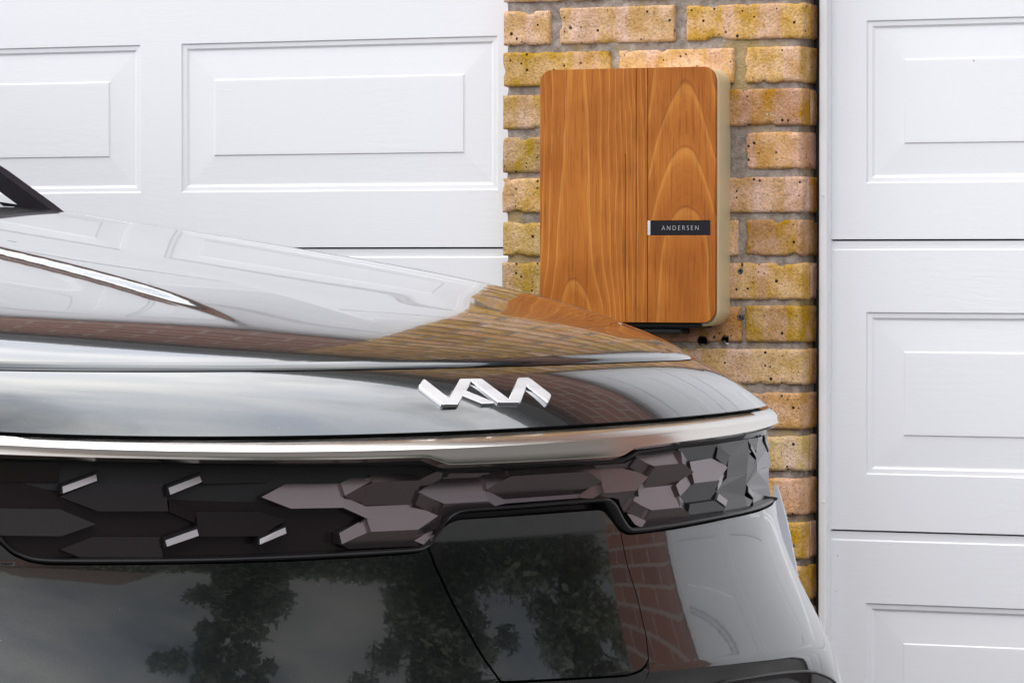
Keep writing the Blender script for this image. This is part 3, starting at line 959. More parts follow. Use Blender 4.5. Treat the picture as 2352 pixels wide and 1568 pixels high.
# plan ellipses of the main lines
E_CREASE = (0.82, 0.40, 0.15)
E_TOP = (0.874, 0.45, 0.032)
E_RIDGE = (0.853, 0.45, 0.0)
E_BOT = (0.856, 0.45, 0.0005)
E_BAND = (0.897, 0.45, 0.050)
px_crease = [(0, 847), (400, 851), (700, 847), (1000, 842), (1300, 834), (1500, 828), (1560, 825)]
px_top = [(0, 998), (200, 1003), (400, 1007), (550, 1009), (700, 1007), (900, 1001), (1100, 993), (1300, 982), (1500, 968), (1650, 955), (1740, 942)]
px_ridge = [(0, 1022), (200, 1029), (500, 1037), (900, 1034), (1100, 1027), (1300, 1013), (1500, 997), (1650, 981), (1765, 962)]
px_bot = [(0, 1043), (200, 1050), (516, 1056), (800, 1055), (978, 1050), (990, 1052), (1005, 1058), (1028, 1066), (1045, 1067), (1196, 1061), (1420, 1048),
          (1436, 1044), (1455, 1030), (1470, 1026), (1493, 1023), (1584, 1011), (1694, 996), (1774, 976)]
px_in_bot = [(0, 1226), (28, 1258), (66, 1275), (99, 1280), (330, 1280), (516, 1277), (736, 1268), (950, 1258), (970, 1255), (988, 1244), (1013, 1209),
             (1025, 1185), (1046, 1171), (1064, 1166), (1200, 1157), (1380, 1142), (1394, 1141), (1411, 1150), (1429, 1185), (1444, 1207), (1456, 1211),
             (1552, 1198), (1672, 1176), (1749, 1158), (1779, 1140)]
px_out_bot = [(0, 1250), (28, 1275), (66, 1291), (110, 1298), (220, 1298), (516, 1294), (670, 1289), (846, 1279), (945, 1272), (970, 1266), (985, 1254),
              (998, 1226), (1020, 1208), (1036, 1197), (1055, 1191), (1370, 1169), (1384, 1170), (1395, 1181), (1424, 1219), (1438, 1228), (1452, 1228),
              (1540, 1217), (1672, 1191), (1738, 1176), (1773, 1160), (1780, 1150)]
z_crease = curve(px_crease, *E_CREASE, 3)
z_top = curve(px_top, *E_TOP, 4)
z_ridge = curve(px_ridge, *E_RIDGE, 4)
z_bot = curve(px_bot, *E_BOT, 0)
z_inb = curve(px_in_bot, *E_BAND, 0)


def lerp(a, b, s): return a + (b - a) * s


TT = np.radians(np.concatenate([np.linspace(-89, -46, 22)[:-1], np.linspace(-46, 62, 200), np.linspace(62, 89, 14)[1:]]))


def panel(name, P, mat, parent, skirt=(1, 1, 1, 1), depth=0.012, rad=0.0025, smooth=True):
    """a skin panel with edges that roll inwards: P rows x cols of car coordinates (l, b, z)"""
    P = np.asarray(P, float)
    out = []
    rows = list(P)

    def inner(p, k):      # move a border point into the car
        dl_ = -p[0] * 0.25
        return np.array([p[0] + dl_ * k * .3, p[1] + k, p[2] - k * .35])
    top, bot, lf, rg_ = skirt
    W = [[np.array(p) for p in r] for r in rows]
    if top:
        W = [[inner(p, depth) for p in W[0]], [inner(p, rad * .35) + np.array([0, 0, rad * .0]) for p in W[0]]] + W[1:] if False else [[inner(p, depth) for p in W[0]]] + W
    if bot:
        W = W + [[inner(p, depth) for p in W[-1]]]
    W = [([inner(r[0], depth)] if lf else []) + r + ([inner(r[-1], depth)] if rg_ else []) for r in W]
    v, f = grid_vf([[car(*p) for p in r] for r in W])
    o = obj(name, v, f, mat, parent, smooth=smooth)
    o.data.set_sharp_from_angle(angle=R(38))
    return o


# ---- front panel between the bonnet shut line and the bright strip
def fp(t, s):
    W, B = lerp(E_CREASE[0], E_TOP[0], s), lerp(E_CREASE[1], E_TOP[1], s)
    b0 = lerp(E_CREASE[2], E_TOP[2], s)
    l, b = ell(t, W, B, b0)
    z = lerp(z_crease(t), z_top(t), 0.62 * s + 0.38 * s * s)
    return l, b, z


rowsP = [[fp(t, s) for t in TT] for s in [0.05, 0.065, 0.10, 0.18, 0.28, 0.38, 0.48, 0.58, 0.68, 0.78, 0.87, 0.93, 0.955, 0.97]]
front = panel('front_panel', rowsP, M['paint'], car_root, (1, 1, 0, 0), depth=.010)

# ---- bonnet
def b_crease(l):
    W, B, b0 = E_CREASE
    k = min(abs(l) / W, 0.999)
    return b0 + B * (1 - math.sqrt(1 - k * k))


def G(v, l):
    k = min(1.0, (abs(l) / .74) ** 2)
    return lerp(.052, .062, k) * (1 - math.exp(-v / 0.22)) + lerp(.112, .102, k) * v + .006 * (1 - math.exp(-v / .03))


def sstep(x): x = min(1, max(0, x)); return x * x * x * (x * (6 * x - 15) + 10)


RIB = []


def hood_base(l, b):
    v = max(b - b_crease(l), 0.0)
    return z_crease(math.asin(max(-.99, min(.99, l / E_CREASE[0])))) + .0020 + G(v, l)


def hit_hood(x, y):
    d = ray(x, y)
    t0, t1 = 3.9, 6.5
    prev = None
    for t in np.arange(t0, t1, .004):
        p = EYE + d * t; l = (p - ORG) @ LAT; b = (p - ORG) @ BACK
        if abs(l) > .80 or b < b_crease(l): continue
        if p[2] <= hood_base(l, b): return l, b
    return None


rib_pts = [q for q in (hit_hood(*p) for p in [(0, 578), (120, 604), (300, 654), (420, 694), (500, 724), (545, 742)]) if q]
rib_c = np.polyfit([b for _, b in rib_pts], [abs(l) for l, _ in rib_pts], 1)
RIB_B0 = min(b for _, b in rib_pts)


def hood(l, b):
    z = hood_base(l, b)
    lr = float(np.polyval(rib_c, b))
    amp = 0.0085 * sstep((b - RIB_B0 + .04) / .26)
    w = 0.022
    z += amp * (1 - sstep((abs(l) - lr + w / 2) / w)) - amp * .5
    # soft hollow outside the rib
    z -= 0.0015 * sstep((b - RIB_B0) / .4) * math.exp(-((abs(l) - lr - .07) / .06) ** 2)
    return z


HL = 0.725


def hood_end(l): return 1.50 + 0.24 * (l / HL) ** 2


ls = np.linspace(-HL, HL, 241)
vs = np.concatenate([[0.0008, .0018, .0035, .006, .010], np.linspace(.016, 1, 110) ** 1.15])
rowsH = []
for i, v_ in enumerate(vs):
    r = []
    for l in ls:
        b0_, b1_ = b_crease(l), hood_end(l)
        b = b0_ + (b1_ - b0_) * v_
        z = hood(l, b)
        lip = [0.0036, 0.0016, 0.0006, 0.0002, 0.0]
        if i < 5: z -= lip[i] * 1.0
        e = max(0, abs(l) - HL + .008)
        r.append((l, b, z - 90 * e * e))
    rowsH.append(r)
bonnet = panel('bonnet', rowsH, M['paint'], car_root, (1, 1, 1, 1), depth=.016)

# ---- wings (fenders) either side of the bonnet
for sgn in (1, -1):
    rowsW = []
    for b in np.concatenate([np.linspace(0.36, .62, 16), np.linspace(.66, 1.9, 24)]):
        r = []
        for k, l in enumerate([.728, .734, .745, .76, .778, .796, .812, .826, .838, .848, .856, .862, .868, .870, .866]):
            lim = E_CREASE[2] + E_CREASE[1]
            lb = min(l, .79)
            z = hood(lb, max(b, b_crease(lb)))
            z -= 0.9 * max(0, l - .755) ** 2 * 4 + max(0, l - .80) * .35
            z -= [0] * 0 or 0
            if k >= 10: z -= [0.015, .04, .10, .18, .30][k - 10]
            fl = 0.10 * math.exp(-((b - .36) / .10)) if b < .7 else 0
            r.append((sgn * (l - fl * (l - .70)), b + (l - .728) * .9 * (1 if b < .62 else max(0, 1 - (b - .62) / .3)), z - (0.02 * math.exp(-(b - .36) / .04))))
        rowsW.append(r)
    if sgn < 0: rowsW = [r[::-1] for r in rowsW]
    panel('wing', rowsW, M['paint'], car_root, (1, 0, 1, 1), depth=.014)

# ---- satin strip under the front panel
def lev(E, zf, t, dz=0.0, db=0.0):
    l, b = ell(t, *E); return (l, b + db, zf(t) + dz)


def mid(p, q, s): return tuple(lerp(np.array(p), np.array(q), s))


rowsS = []
for t in TT:
    a = lev(E_TOP, z_top, t, -.0012, -.0005); r_ = lev(E_RIDGE, z_ridge, t); c = lev(E_BOT, z_bot, t)
    up1 = np.array(mid(a, r_, .5)) + np.array([0, -.001, .0008]); up2 = np.array(mid(a, r_, .93)) + np.array([0, -.0004, .0003])
    dn1 = mid(r_, c, .10); dn2 = np.array(mid(r_, c, .5)) + np.array([0, .0012, 0]); dn3 = mid(r_, c, .92)
    rowsS.append([a, up1, up2, r_, dn1, dn2, dn3, c])
rowsS = list(map(list, zip(*rowsS)))
strip = panel('trim_strip', rowsS, M['trim'], car_root, (1, 1, 0, 0), depth=.012)

# ---- bumper
Z0B = 0.737
sil_tab = [(1150, 1781), (1182, 1786), (1237, 1799), (1268, 1808), (1322, 1831), (1358, 1849), (1400, 1871), (1450, 1897), (1496, 1919), (1564, 1941), (1700, 1975), (2100, 2000)]
sy = np.array([a for a, _ in sil_tab], float); sx_ = np.array([b for _, b in sil_tab], float)


def bump_b0(h): return 0.034 - (0.03 * h + 0.60 * h * h if h < .26 else 0.03 * .26 + .6 * .26 ** 2 + (.342) * (h - .26))


def solve_W(h):
    lo, hi = .7, 1.1
    for _ in range(22):
        W = (lo + hi) / 2
        best = max((proj(car(*ell(t, W, .45, bump_b0(h)), Z0B - h)) for t in np.radians(np.arange(35, 85, 2.0))), key=lambda p: p[0])
        if best[0] < np.interp(best[1], sy, sx_): lo = W
        else: hi = W
    return W


h_tab = np.linspace(0, .45, 46)
W_raw = np.array([solve_W(h) for h in h_tab])
W_c = np.polyfit(h_tab[:30], W_raw[:30], 3)


def bump_W(h): return float(np.polyval(W_c, min(h, .29)))


def bp_raw(t, z):
    h = max(0.0, Z0B - z)
    l, b = ell(t, bump_W(h), .45, bump_b0(h))
    return l, b, z


def on_bumper(x, y):
    h = .1
    for _ in range(14):
        l, b, z, t = oncyl(x, y, bump_W(h), .45, bump_b0(h)); h = lerp(h, max(0, Z0B - z), .7)
    return t, z


def tz_curve(pts):
    q = sorted(on_bumper(*p) for p in pts)
    return np.array([a for a, _ in q]), np.array([b for _, b in q])


cr_t, cr_z = tz_curve([(1493, 1544.5), (1598, 1527), (1713, 1513), (1800, 1500), (1870, 1492)])
cr_c = np.polyfit(cr_t, cr_z, 1)


def z_cr(t):
    return float(np.polyval(cr_c, max(abs(t), .12))) if abs(t) < cr_t[-1] else float(np.polyval(cr_c, cr_t[-1]))


def bp(t, z):
    l, b, _ = bp_raw(t, z)
    e = z_cr(t) - z
    if e > 0:
        e2 = e * e / (e + .010) * (.10 + .52 * (1 - sstep((abs(t) - .70) / .32)))
        zc = z_cr(t)
        l0, b0, _ = bp_raw(t, zc)
        k = sstep((abs(t) - .70) / .32)
        l = lerp(l0, l, k) - math.sin(t) * e2; b = lerp(b0, b, k) + math.cos(t) * e2
    return l, b, z


ob_t, ob_z = tz_curve(px_out_bot)
def z_out(t): return float(np.interp(t, ob_t, ob_z))


# flap edges
fl_t, fl_z = [], []
for p in [(983, 1258), (987, 1266), (999, 1299), (1039, 1384), (1074, 1448), (1109, 1509), (1144, 1557), (1160, 1580)]:
    t, z = on_bumper(*p); fl_t.append(t); fl_z.append(z)
fr_t, fr_z = [], []
for p in [(1424, 1215), (1427, 1228), (1439, 1289), (1464, 1369), (1484, 1459), (1489, 1505), (1492, 1560)]:
    t, z = on_bumper(*p); fr_t.append(t); fr_z.append(z)
tL = lambda z: float(np.interp(z, fl_z[::-1], fl_t[::-1]))
tR = lambda z: float(np.interp(z, fr_z[::-1], fr_t[::-1]))
fb = [on_bumper(*p) for p in [(1140, 1561), (1160, 1564.5), (1290, 1558), (1418, 1551), (1440, 1549), (1460, 1543), (1475, 1535), (1484, 1524), (1490, 1508)]]
fb_t = [a for a, _ in fb]; fb_z = [b for _, b in fb]
zF = lambda t: float(np.interp(t, fb_t, fb_z))
ZBOT = 0.30
DG = 0.0016      # half gap in plan angle


def strip_grid(cols, rows):
    return [[bp(*c(r)) for c in cols] for r in rows]


RR = np.concatenate([np.linspace(0, .04, 6), np.linspace(.05, 1, 70)])
# left region, from the far corner to the flap
def col_left(s):
    def fn(r):
        t = lerp(R(-88), fl_t[0], s)
        for _ in range(8):
            z = lerp(z_out(t), ZBOT, r); t = lerp(R(-88), tL(z) - DG, s)
        return t, z
    return fn


def col_right(s):
    def fn(r):
        t = fr_t[0]
        for _ in range(8):
            z = lerp(z_out(t), ZBOT, r); t = lerp(tR(z) + DG * .6, R(88), s)
        return t, z
    return fn


sL = np.concatenate([np.linspace(0, .5, 50)[:-1], np.linspace(.5, 1, 110)])
sR_ = np.concatenate([np.linspace(0, .12, 24)[:-1], np.linspace(.12, 1, 90)])
bumper = empty('bumper', (0, 0, 0), None, None); bumper.parent = car_root
panel('bumper_skin', strip_grid([col_left(s) for s in sL], RR), M['paint'], bumper, (1, 0, 0, 1))
panel('bumper_skin', strip_grid([col_right(s) for s in sR_], RR), M['paint'], bumper, (1, 0, 1, 0))
# under the flap
rowsU = []
for r in np.linspace(0, 1, 40):
    row = []
    for s in np.linspace(0, 1, 60):
        z = .5
        for _ in range(8):
            t = lerp(tL(z), tR(z), s); z = lerp(zF(t) - .0022, ZBOT, r)
        row.append(bp(t, z))
    rowsU.append(row)
panel('bumper_skin', rowsU, M['paint'], bumper, (1, 0, 0, 0))
# the flap itself, a finger's breadth of black between its top edge and the grille surround
rowsF = []
for r in np.concatenate([np.linspace(0, .06, 6), np.linspace(.08, .92, 40), np.linspace(.94, 1, 6)]):
    row = []
    for s in np.concatenate([np.linspace(0, .06, 8), np.linspace(.08, .90, 50), np.linspace(.92, 1, 10)]):
        z = .6
        for _ in range(10):
            t = lerp(tL(z) + DG * 1.6, tR(z) - DG * .6, s); z = lerp(z_out(t) - .0012, zF(t) + .0008, r)
        row.append(bp(t, z))
    rowsF.append(row)
flap = panel('charging_flap', rowsF, M['paint'], car_root, (1, 1, 1, 1), depth=.010)
# dark structure behind every shut line
rowsI = []
for (E, zf, dz, db) in ((E_CREASE, z_crease, .004, .030), (E_CREASE, z_crease, -.03, .045), (E_TOP, z_top, .0, .030), (E_BOT, z_bot, 0, .035), (E_BAND, z_inb, -.0, .024), (E_BAND, z_inb, -.025, .024)):
    rowsI.append([lev(E, zf, t, dz, db) for t in TT])
for h in (.07, .12, .17, .22, .27):
    rowsI.append([(ell(t, bump_W(h) - .03, .43, bump_b0(h) + .02)[0], ell(t, bump_W(h) - .03, .43, bump_b0(h) + .022)[1], Z0B - h) for t in TT])
v, f = grid_vf([[car(*p) for p in r] for r in rowsI])
obj('inner_structure', v, f, M['dark_gap'], car_root, smooth=True)

# ---- lower corner insert with its dark rim
ins = [on_bumper(*p) for p in [(1600, 1590), (1704, 1565), (1800, 1549), (1850, 1543), (1877, 1541), (1893, 1543), (1906, 1549), (1918, 1557), (1926, 1566)]]
rowsN = []
for k in range(10):
    row = []
    for (t, z) in ins:
        q = np.array(bp(t, z - .012 * k)); row.append(q + np.array([math.sin(t) * .0015, -math.cos(t) * .0015, 0]))
    rowsN.append(row)
panel('corner_insert', rowsN, M['gloss'], bumper, (0, 0, 0, 0))
v, f = tube_vf([car(*(np.array(bp(t, z)) + np.array([math.sin(t) * .001, -math.cos(t) * .001, 0]))) for t, z in ins], .0022, 8)
obj('insert_rim', v, f, M['black'], bumper, smooth=True)

# ---- grille band: gloss base, faceted inserts, chips, dark surround
grille = empty('grille', (0, 0, 0), None, None); grille.parent = car_root
rowsG = []
for k, s in enumerate(np.linspace(0, 1, 14)):
    rowsG.append([(lambda p, q: tuple(lerp(np.array(p), np.array(q), s)))(lev(E_BAND, z_bot, t, .003, .004), lev(E_BAND, z_inb, t, -.012, .004)) for t in TT])
panel('grille_base', rowsG, M['gloss'], grille, (0, 0, 0, 0))


def band_pt(x, y, d):
    l, b, z, t = oncyl(x, y, *E_BAND)
    W, B, _ = E_BAND
    n = np.array([math.sin(t) / W, -math.cos(t) / B]); n /= np.linalg.norm(n)
    if x > 1600: d *= max(.2, 1 - (x - 1600) / 180 * .8)
    return np.array([l + n[0] * d, b + n[1] * d, z])


K = 0.21973
ZA = lambda x, y: (x * K, 1022.1 + y * K)
ZB = lambda x, y: (516.8 + x * K, 1022.1 + y * K)
ZC = lambda x, y: (976.2 + x * K, 1022.1 + y * K)
ZD = lambda x, y: (1320.7 + x * K, 918.7 + y * K)
r_, v_, m_ = 0.0125, 0.0040, 0.0080        # ridge, valley, halfway (metres proud of the base)
PT = {}


def pt(k, zone, x, y, d): PT[k] = (*zone(x, y), d)


for k, zone, x, y, d in [
    ('b1', ZB, 335, 537, m_), ('b2', ZB, 610, 405, v_), ('b3', ZB, 1168, 390, v_), ('b4', ZB, 1187, 520, m_), ('b5', ZB, 1185, 645, r_), ('b6', ZB, 625, 655, r_),
    ('b7', ZB, 1455, 245, v_), ('b7b', ZB, 1460, 228, v_), ('b8', ZB, 1475, 380, r_), ('b9', ZB, 2110, 215, v_), ('b10', ZB, 2205, 235, m_), ('b11', ZB, 1970, 358, r_),
    ('b12', ZB, 1958, 490, m_), ('b13', ZB, 1945, 618, v_), ('b14', ZB, 1430, 638, v_), ('b15', ZB, 2205, 350, v_), ('b16', ZB, 1434, 768, m_), ('b17', ZB, 2180, 733, m_),
    ('b18', ZB, 1945, 873, r_), ('b19', ZB, 1450, 897, r_), ('b20', ZB, 1145, 1025, r_), ('b21', ZB, 1140, 912, v_), ('b22', ZB, 1925, 990, m_), ('b23', ZB, 2040, 1046, m_),
    ('b24', ZB, 1270, 1080, v_), ('b28', ZB, 2195, 850, v_), ('b29', ZB, 2125, 1000, r_),
    ('c1', ZC, 570, 330, v_), ('c2', ZC, 575, 455, m_), ('c3', ZC, 577, 580, r_), ('c4', ZC, 120, 605, r_), ('n1', ZC, 215, 292, m_), ('n2', ZC, 640, 285, m_),
    ('c5', ZC, 805, 262, v_), ('c6', ZC, 820, 320, r_), ('c7', ZC, 1600, 215, v_), ('c8', ZC, 1612, 270, r_), ('c9', ZC, 1720, 212, m_), ('c10', ZC, 1770, 250, v_),
    ('c11', ZC, 1775, 378, m_), ('c12', ZC, 1562, 507, v_), ('c13', ZC, 770, 562, v_), ('c14', ZC, 770, 604, r_), ('c15', ZC, 655, 630, m_), ('c16', ZC, 1562, 547, r_),
    ('c17', ZC, 1782, 495, r_), ('c18', ZC, 1680, 552, m_), ('c19', ZC, 2095, 228, v_), ('c20', ZC, 2278, 330, m_), ('c21', ZC, 2125, 468, r_), ('c22', ZC, 2040, 188, m_),
    ('n3', ZC, 400, 657, m_), ('n4', ZC, 310, 690, m_), ('n5', ZC, 190, 810, m_),
    ('e1', ZD, 570, 597, v_), ('e2', ZD, 745, 685, r_), ('e3', ZD, 610, 562, v_), ('e4', ZD, 1027, 525, v_), ('e5', ZD, 1030, 655, r_), ('e6', ZD, 1165, 748, m_),
    ('e7', ZD, 1000, 885, v_), ('e8', ZD, 695, 915, v_), ('e9', ZD, 1158, 640, v_), ('e10', ZD, 562, 1002, m_), ('e11', ZD, 540, 1055, m_), ('e12', ZD, 1012, 1000, m_),
    ('e13', ZD, 1010, 1115, r_), ('e14', ZD, 705, 1145, r_), ('e15', ZD, 678, 1257, m_), ('e16', ZD, 1135, 1192, v_), ('e17', ZD, 1175, 865, m_),
    ('f0', ZD, 330, 1015, m_), ('f1', ZD, 400, 1032, m_), ('f2', ZD, 432, 1090, m_), ('f3', ZD, 492, 1166, v_), ('f4', ZD, 610, 1326, r_), ('f3b', ZD, 548, 1290, r_),
    ('f6', ZD, 1055, 1268, v_), ('f8', ZD, 1470, 1198, v_), ('g1', ZD, 1430, 600, v_), ('g2', ZD, 1555, 700, m_), ('g3', ZD, 1440, 835, r_), ('g4', ZD, 1450, 455, v_),
    ('g4b', ZD, 1040, 505, v_), ('g5', ZD, 1420, 940, m_), ('g6', ZD, 1400, 1045, v_), ('g7', ZD, 1140, 1085, v_), ('g8', ZD, 1525, 1130, m_), ('g9', ZD, 1440, 490, r_),
    ('g10', ZD, 1575, 580, r_), ('h1', ZD, 1785, 405, v_), ('h2', ZD, 1790, 552, r_), ('h3', ZD, 1870, 632, m_), ('h4', ZD, 1762, 765, v_), ('h5', ZD, 1542, 805, v_),
    ('h6', ZD, 1762, 885, m_), ('h7', ZD, 1748, 1000, r_), ('h8', ZD, 1546, 1036, r_), ('h9', ZD, 1835, 1045, m_), ('h10', ZD, 1780, 1132, v_), ('h11', ZD, 1878, 655, m_),
    ('i1', ZD, 1890, 395, v_), ('i2', ZD, 1990, 360, v_), ('i3', ZD, 1875, 520, r_), ('i4', ZD, 2005, 490, r_), ('i5', ZD, 2035, 690, m_), ('i6', ZD, 1880, 740, v_),
    ('i7', ZD, 2010, 700, v_), ('i8', ZD, 2010, 890, r_), ('i9', ZD, 1840, 950, r_), ('i10', ZD, 1838, 1110, v_), ('i11', ZD, 2040, 1060, v_),
]: pt(k, zone, x, y, d)

SAT = 'satin'; GLO = 'gloss'
FACETS = [
    ('b1 b2 b3 b4 b5 b6', SAT), ('b3 b7 b8 b4', SAT), ('b7 b7b b9 b10 b11 b8', SAT), ('b4 b8 b11 b12 b13 b14', SAT), ('b11 b10 b15 b12', SAT),
    ('b12 b15 c1 c2 c3 c4', SAT), ('b4 b14 b16 b5', SAT), ('b14 b13 b17 b18 b19 b16', SAT), ('b16 b19 b20 b21', SAT), ('b20 b19 b18 b22 b23 b24', SAT),
    ('b13 b12 c4 b17', SAT), ('b17 b28 b22 b18', SAT), ('b22 b28 b29 b23', SAT), ('b17 c4 c3 c15 n3 n4 n5 b28', SAT), ('b10 n1 n2 c1 b15', SAT),
    ('c1 n2 c5 c6 c2', SAT), ('c5 c7 c8 c6', SAT), ('c7 c9 c10 c11 c8', SAT), ('c2 c6 c8 c11 c12 c13', SAT), ('c2 c13 c14 c15 c3', SAT),
    ('c13 c12 c16 c14', SAT), ('c12 c11 c17 c18 c16', SAT), ('c10 c19 c20 c21 c17 c11', SAT), ('c9 c22 e1 c19 c10', SAT), ('c19 e1 e2 c20', SAT),
    ('e1 e3 e4 e5 e2', SAT), ('c20 e2 e5 e6 e7 e8', SAT), ('e4 e9 e6 e5', SAT), ('c20 e8 e10 c21', SAT), ('e11 e10 e8 e7 e12 e13 e14', SAT),
    ('c18 c17 c21 e10 e11 f3 f2 f1 f0', SAT), ('f3 e11 e14 e15', SAT), ('f3 e15 f4 f3b', SAT), ('e14 e13 e16 f6 f4 e15', SAT), ('e7 e6 e17 e12', SAT),
    ('e9 g1 g2 g3 e17 e6', SAT), ('e4 g4b g4 g9 g1 e9', GLO), ('e12 e17 g3 g5 g6 g7', GLO), ('e12 g7 e16 e13', SAT), ('g7 g6 g8 f8 f6 e16', GLO),
    ('g9 g10 g2 g1', GLO), ('g9 g4 h1 h2 g10', GLO), ('g10 h2 h3 h4 h5 g2', GLO), ('g2 h5 g5 g3', SAT), ('h5 h4 h6 h7 h8 g5', GLO), ('g8 h8 h7 h9 h10 f8', GLO),
    ('h3 h11 h6 h4', GLO), ('h1 i1 i3 h2', GLO), ('i1 i2 i4 i3', GLO), ('i3 i4 i5 i6 h11 h3', GLO), ('i6 i7 i8 i9 h6 h11', GLO), ('i9 i8 i11 i10 h9 h6', GLO),
]
# faint gloss facets on the car's right side of the band
for n_, (zone, poly) in enumerate([
    (ZA, [(600, 532, m_), (975, 397, v_), (1690, 402, v_), (1718, 540, m_), (1722, 685, r_), (1000, 685, r_)]),
    (ZA, [(-600, 650, v_), (620, 665, v_), (972, 820, m_), (620, 945, r_), (-500, 930, r_)]),
    (ZA, [(610, 1085, m_), (960, 955, v_), (1660, 955, v_), (1670, 1165, r_), (810, 1165, r_)]),
    (ZA, [(-600, 160, v_), (600, 175, v_), (605, 385, r_), (-600, 372, r_)]),
    (ZA, [(2068, 235, v_), (2700, 238, v_), (2975, 250, m_), (2740, 385, r_), (2085, 400, r_)]),
    (ZA, [(2035, 690, v_), (2690, 690, v_), (2960, 780, m_), (2690, 945, r_), (2040, 948, r_)]),
    (ZA, [(1735, 575, v_), (2030, 700, v_), (2030, 815, m_), (1745, 690, m_)]),
]):
    names = []
    poly = [(x, y, v_ + (d - v_) * .3) for (x, y, d) in poly]
    for j, (x, y, d) in enumerate(poly):
        pt('left%d_%d' % (n_, j), zone, x, y, d); names.append('left%d_%d' % (n_, j))
    FACETS.append((' '.join(names), GLO))
TILT = 'U U U D D U U U U D D D U D D U U U D U U U U D D U D R R U D D U D U U D D R D D U U R D U D U D U D U'.split()
TILT += 'U U U D U U D'.split()
for (names, mat), tl in zip(FACETS, TILT):
    ks = names.split()
    q = np.array([PT[k] for k in ks])
    xc, yc, off = q[:, 0].mean(), q[:, 1].mean(), q[:, 2].mean()
    gx, gy = {'U': (0, .00017), 'D': (0, -.00020), 'R': (-.00034, .00006)}[tl]
    if mat == GLO: gx, gy = gx * .6, gy * .6
    if xc > 1600: gx, gy, off = gx * .55, gy * .55, .007
    if xc > 1690: gx, gy = gx * .5, gy * .5
    top = [band_pt(x, y, max(.001, off + gx * (x - xc) + gy * (y - yc))) for x, y, _ in q]
    low = [band_pt(x, y, -.002) for x, y, _ in q]
    n = len(ks)
    # flatten: project onto the best-fit plane along the car's axis
    A = np.c_[[p[0] for p in top], [p[2] for p in top], np.ones(n)]
    if xc < 1660:
        co = np.linalg.lstsq(A, np.array([p[1] for p in top]), rcond=None)[0]
        for p, r0 in zip(top, A): p[1] = r0 @ co
    vv = [car(*p) for p in top + low]
    ff = [tuple(range(n))] + [(i, n + i, n + (i + 1) % n, (i + 1) % n) for i in range(n)]
    o = obj('grille_facet', vv, ff, M[mat], grille)
    bm = bmesh.new(); bm.from_mesh(o.data)
    bmesh.ops.recalc_face_normals(bm, faces=bm.faces[:])
    bm.to_mesh(o.data); bm.free()

for zone, q in [(ZA, [(612, 498), (975, 362), (980, 276), (625, 404)]), (ZA, [(1720, 513), (2058, 376), (2047, 288), (1716, 414)]),
                (ZA, [(1687, 1053), (2026, 936), (2020, 842), (1684, 964)]), (ZB, [(297, 1031), (579, 911), (584, 826), (314, 954)]),
                (ZD, [(1405, 1038), (1520, 1116), (1546, 1042), (1425, 960)]), (ZD, [(1797, 500), (1866, 605), (1862, 560), (1790, 440)]),
                (ZD, [(1768, 960), (1833, 1032), (1836, 965), (1766, 888)]), (ZD, [(1962, 430), (2006, 538), (2010, 462), (1958, 370)])]:
    right_end = zone is ZD
    for d0, d1, grow, mat, nm in ((.0105, .000, 1.10, 'black', 'chip_socket'), (.0130, .006, 0.97, 'chip', 'chip')):
        if right_end:
            d0, d1 = (.0105, .0) if nm == 'chip' else (.0085, .0); grow = .86 if nm == 'chip' else 1.05
        a = [band_pt(*zone(x, y), d0) for x, y in q]; bq = [band_pt(*zone(x, y), d1) for x, y in q]
        c = sum(a) / 4; c2 = sum(bq) / 4
        if nm == 'chip':
            a[0] = a[0] * 1; 
        a = [c + (p - c) * grow for p in a]; bq = [c2 + (p - c2) * grow for p in bq]
        if nm == 'chip' and not right_end:     # face tipped upwards
            for i in (2, 3): a[i] = a[i] + np.array([0, .0035, 0])
        obj(nm, [car(*p) for p in a + bq], [(0, 1, 2, 3), (0, 4, 5, 1), (1, 5, 6, 2), (2, 6, 7, 3), (3, 7, 4, 0)], M[mat], grille, recalc=True)


def resample(pts, n):
    P = np.array(pts, float); d = np.r_[0, np.cumsum(np.hypot(*np.diff(P, axis=0).T))]
    s = np.linspace(0, d[-1], n)
    Q = np.c_[np.interp(s, d, P[:, 0]), np.interp(s, d, P[:, 1])]
    for _ in range(3):
        Q[1:-1] = (Q[:-2] + 2 * Q[1:-1] + Q[2:]) / 4
    return Q


def surround(name, pa, pb, n, bulge, E=(0.848, .45, .036)):
    """rounded moulding between two traced lines"""
    A, Bq = resample(pa, n), resample(pb, n)
    rows = []
    for s, d in ((0, -.012), (.06, .0), (.22, bulge * .8), (.42, bulge), (.62, bulge * .85), (.82, bulge * .25), (1, -.003), (1.02, -.014)):
        row = []
        for a, b in zip(A, Bq):
            x, y = lerp(a, b, s)
            l, bb, z, t = oncyl(x, y, *E)
            nn = np.array([math.sin(t), -math.cos(t)])
            row.append((l + nn[0] * d, bb + nn[1] * d, z))
        rows.append(row)
    return panel(name, rows, M['black'], grille, (0, 0, 0, 0))


ext_in = [(-500, 1050)] + [(-120, 1120), (-40, 1180)] + px_in_bot
ext_out = [(-520, 1070)] + [(-140, 1150), (-50, 1210)] + px_out_bot
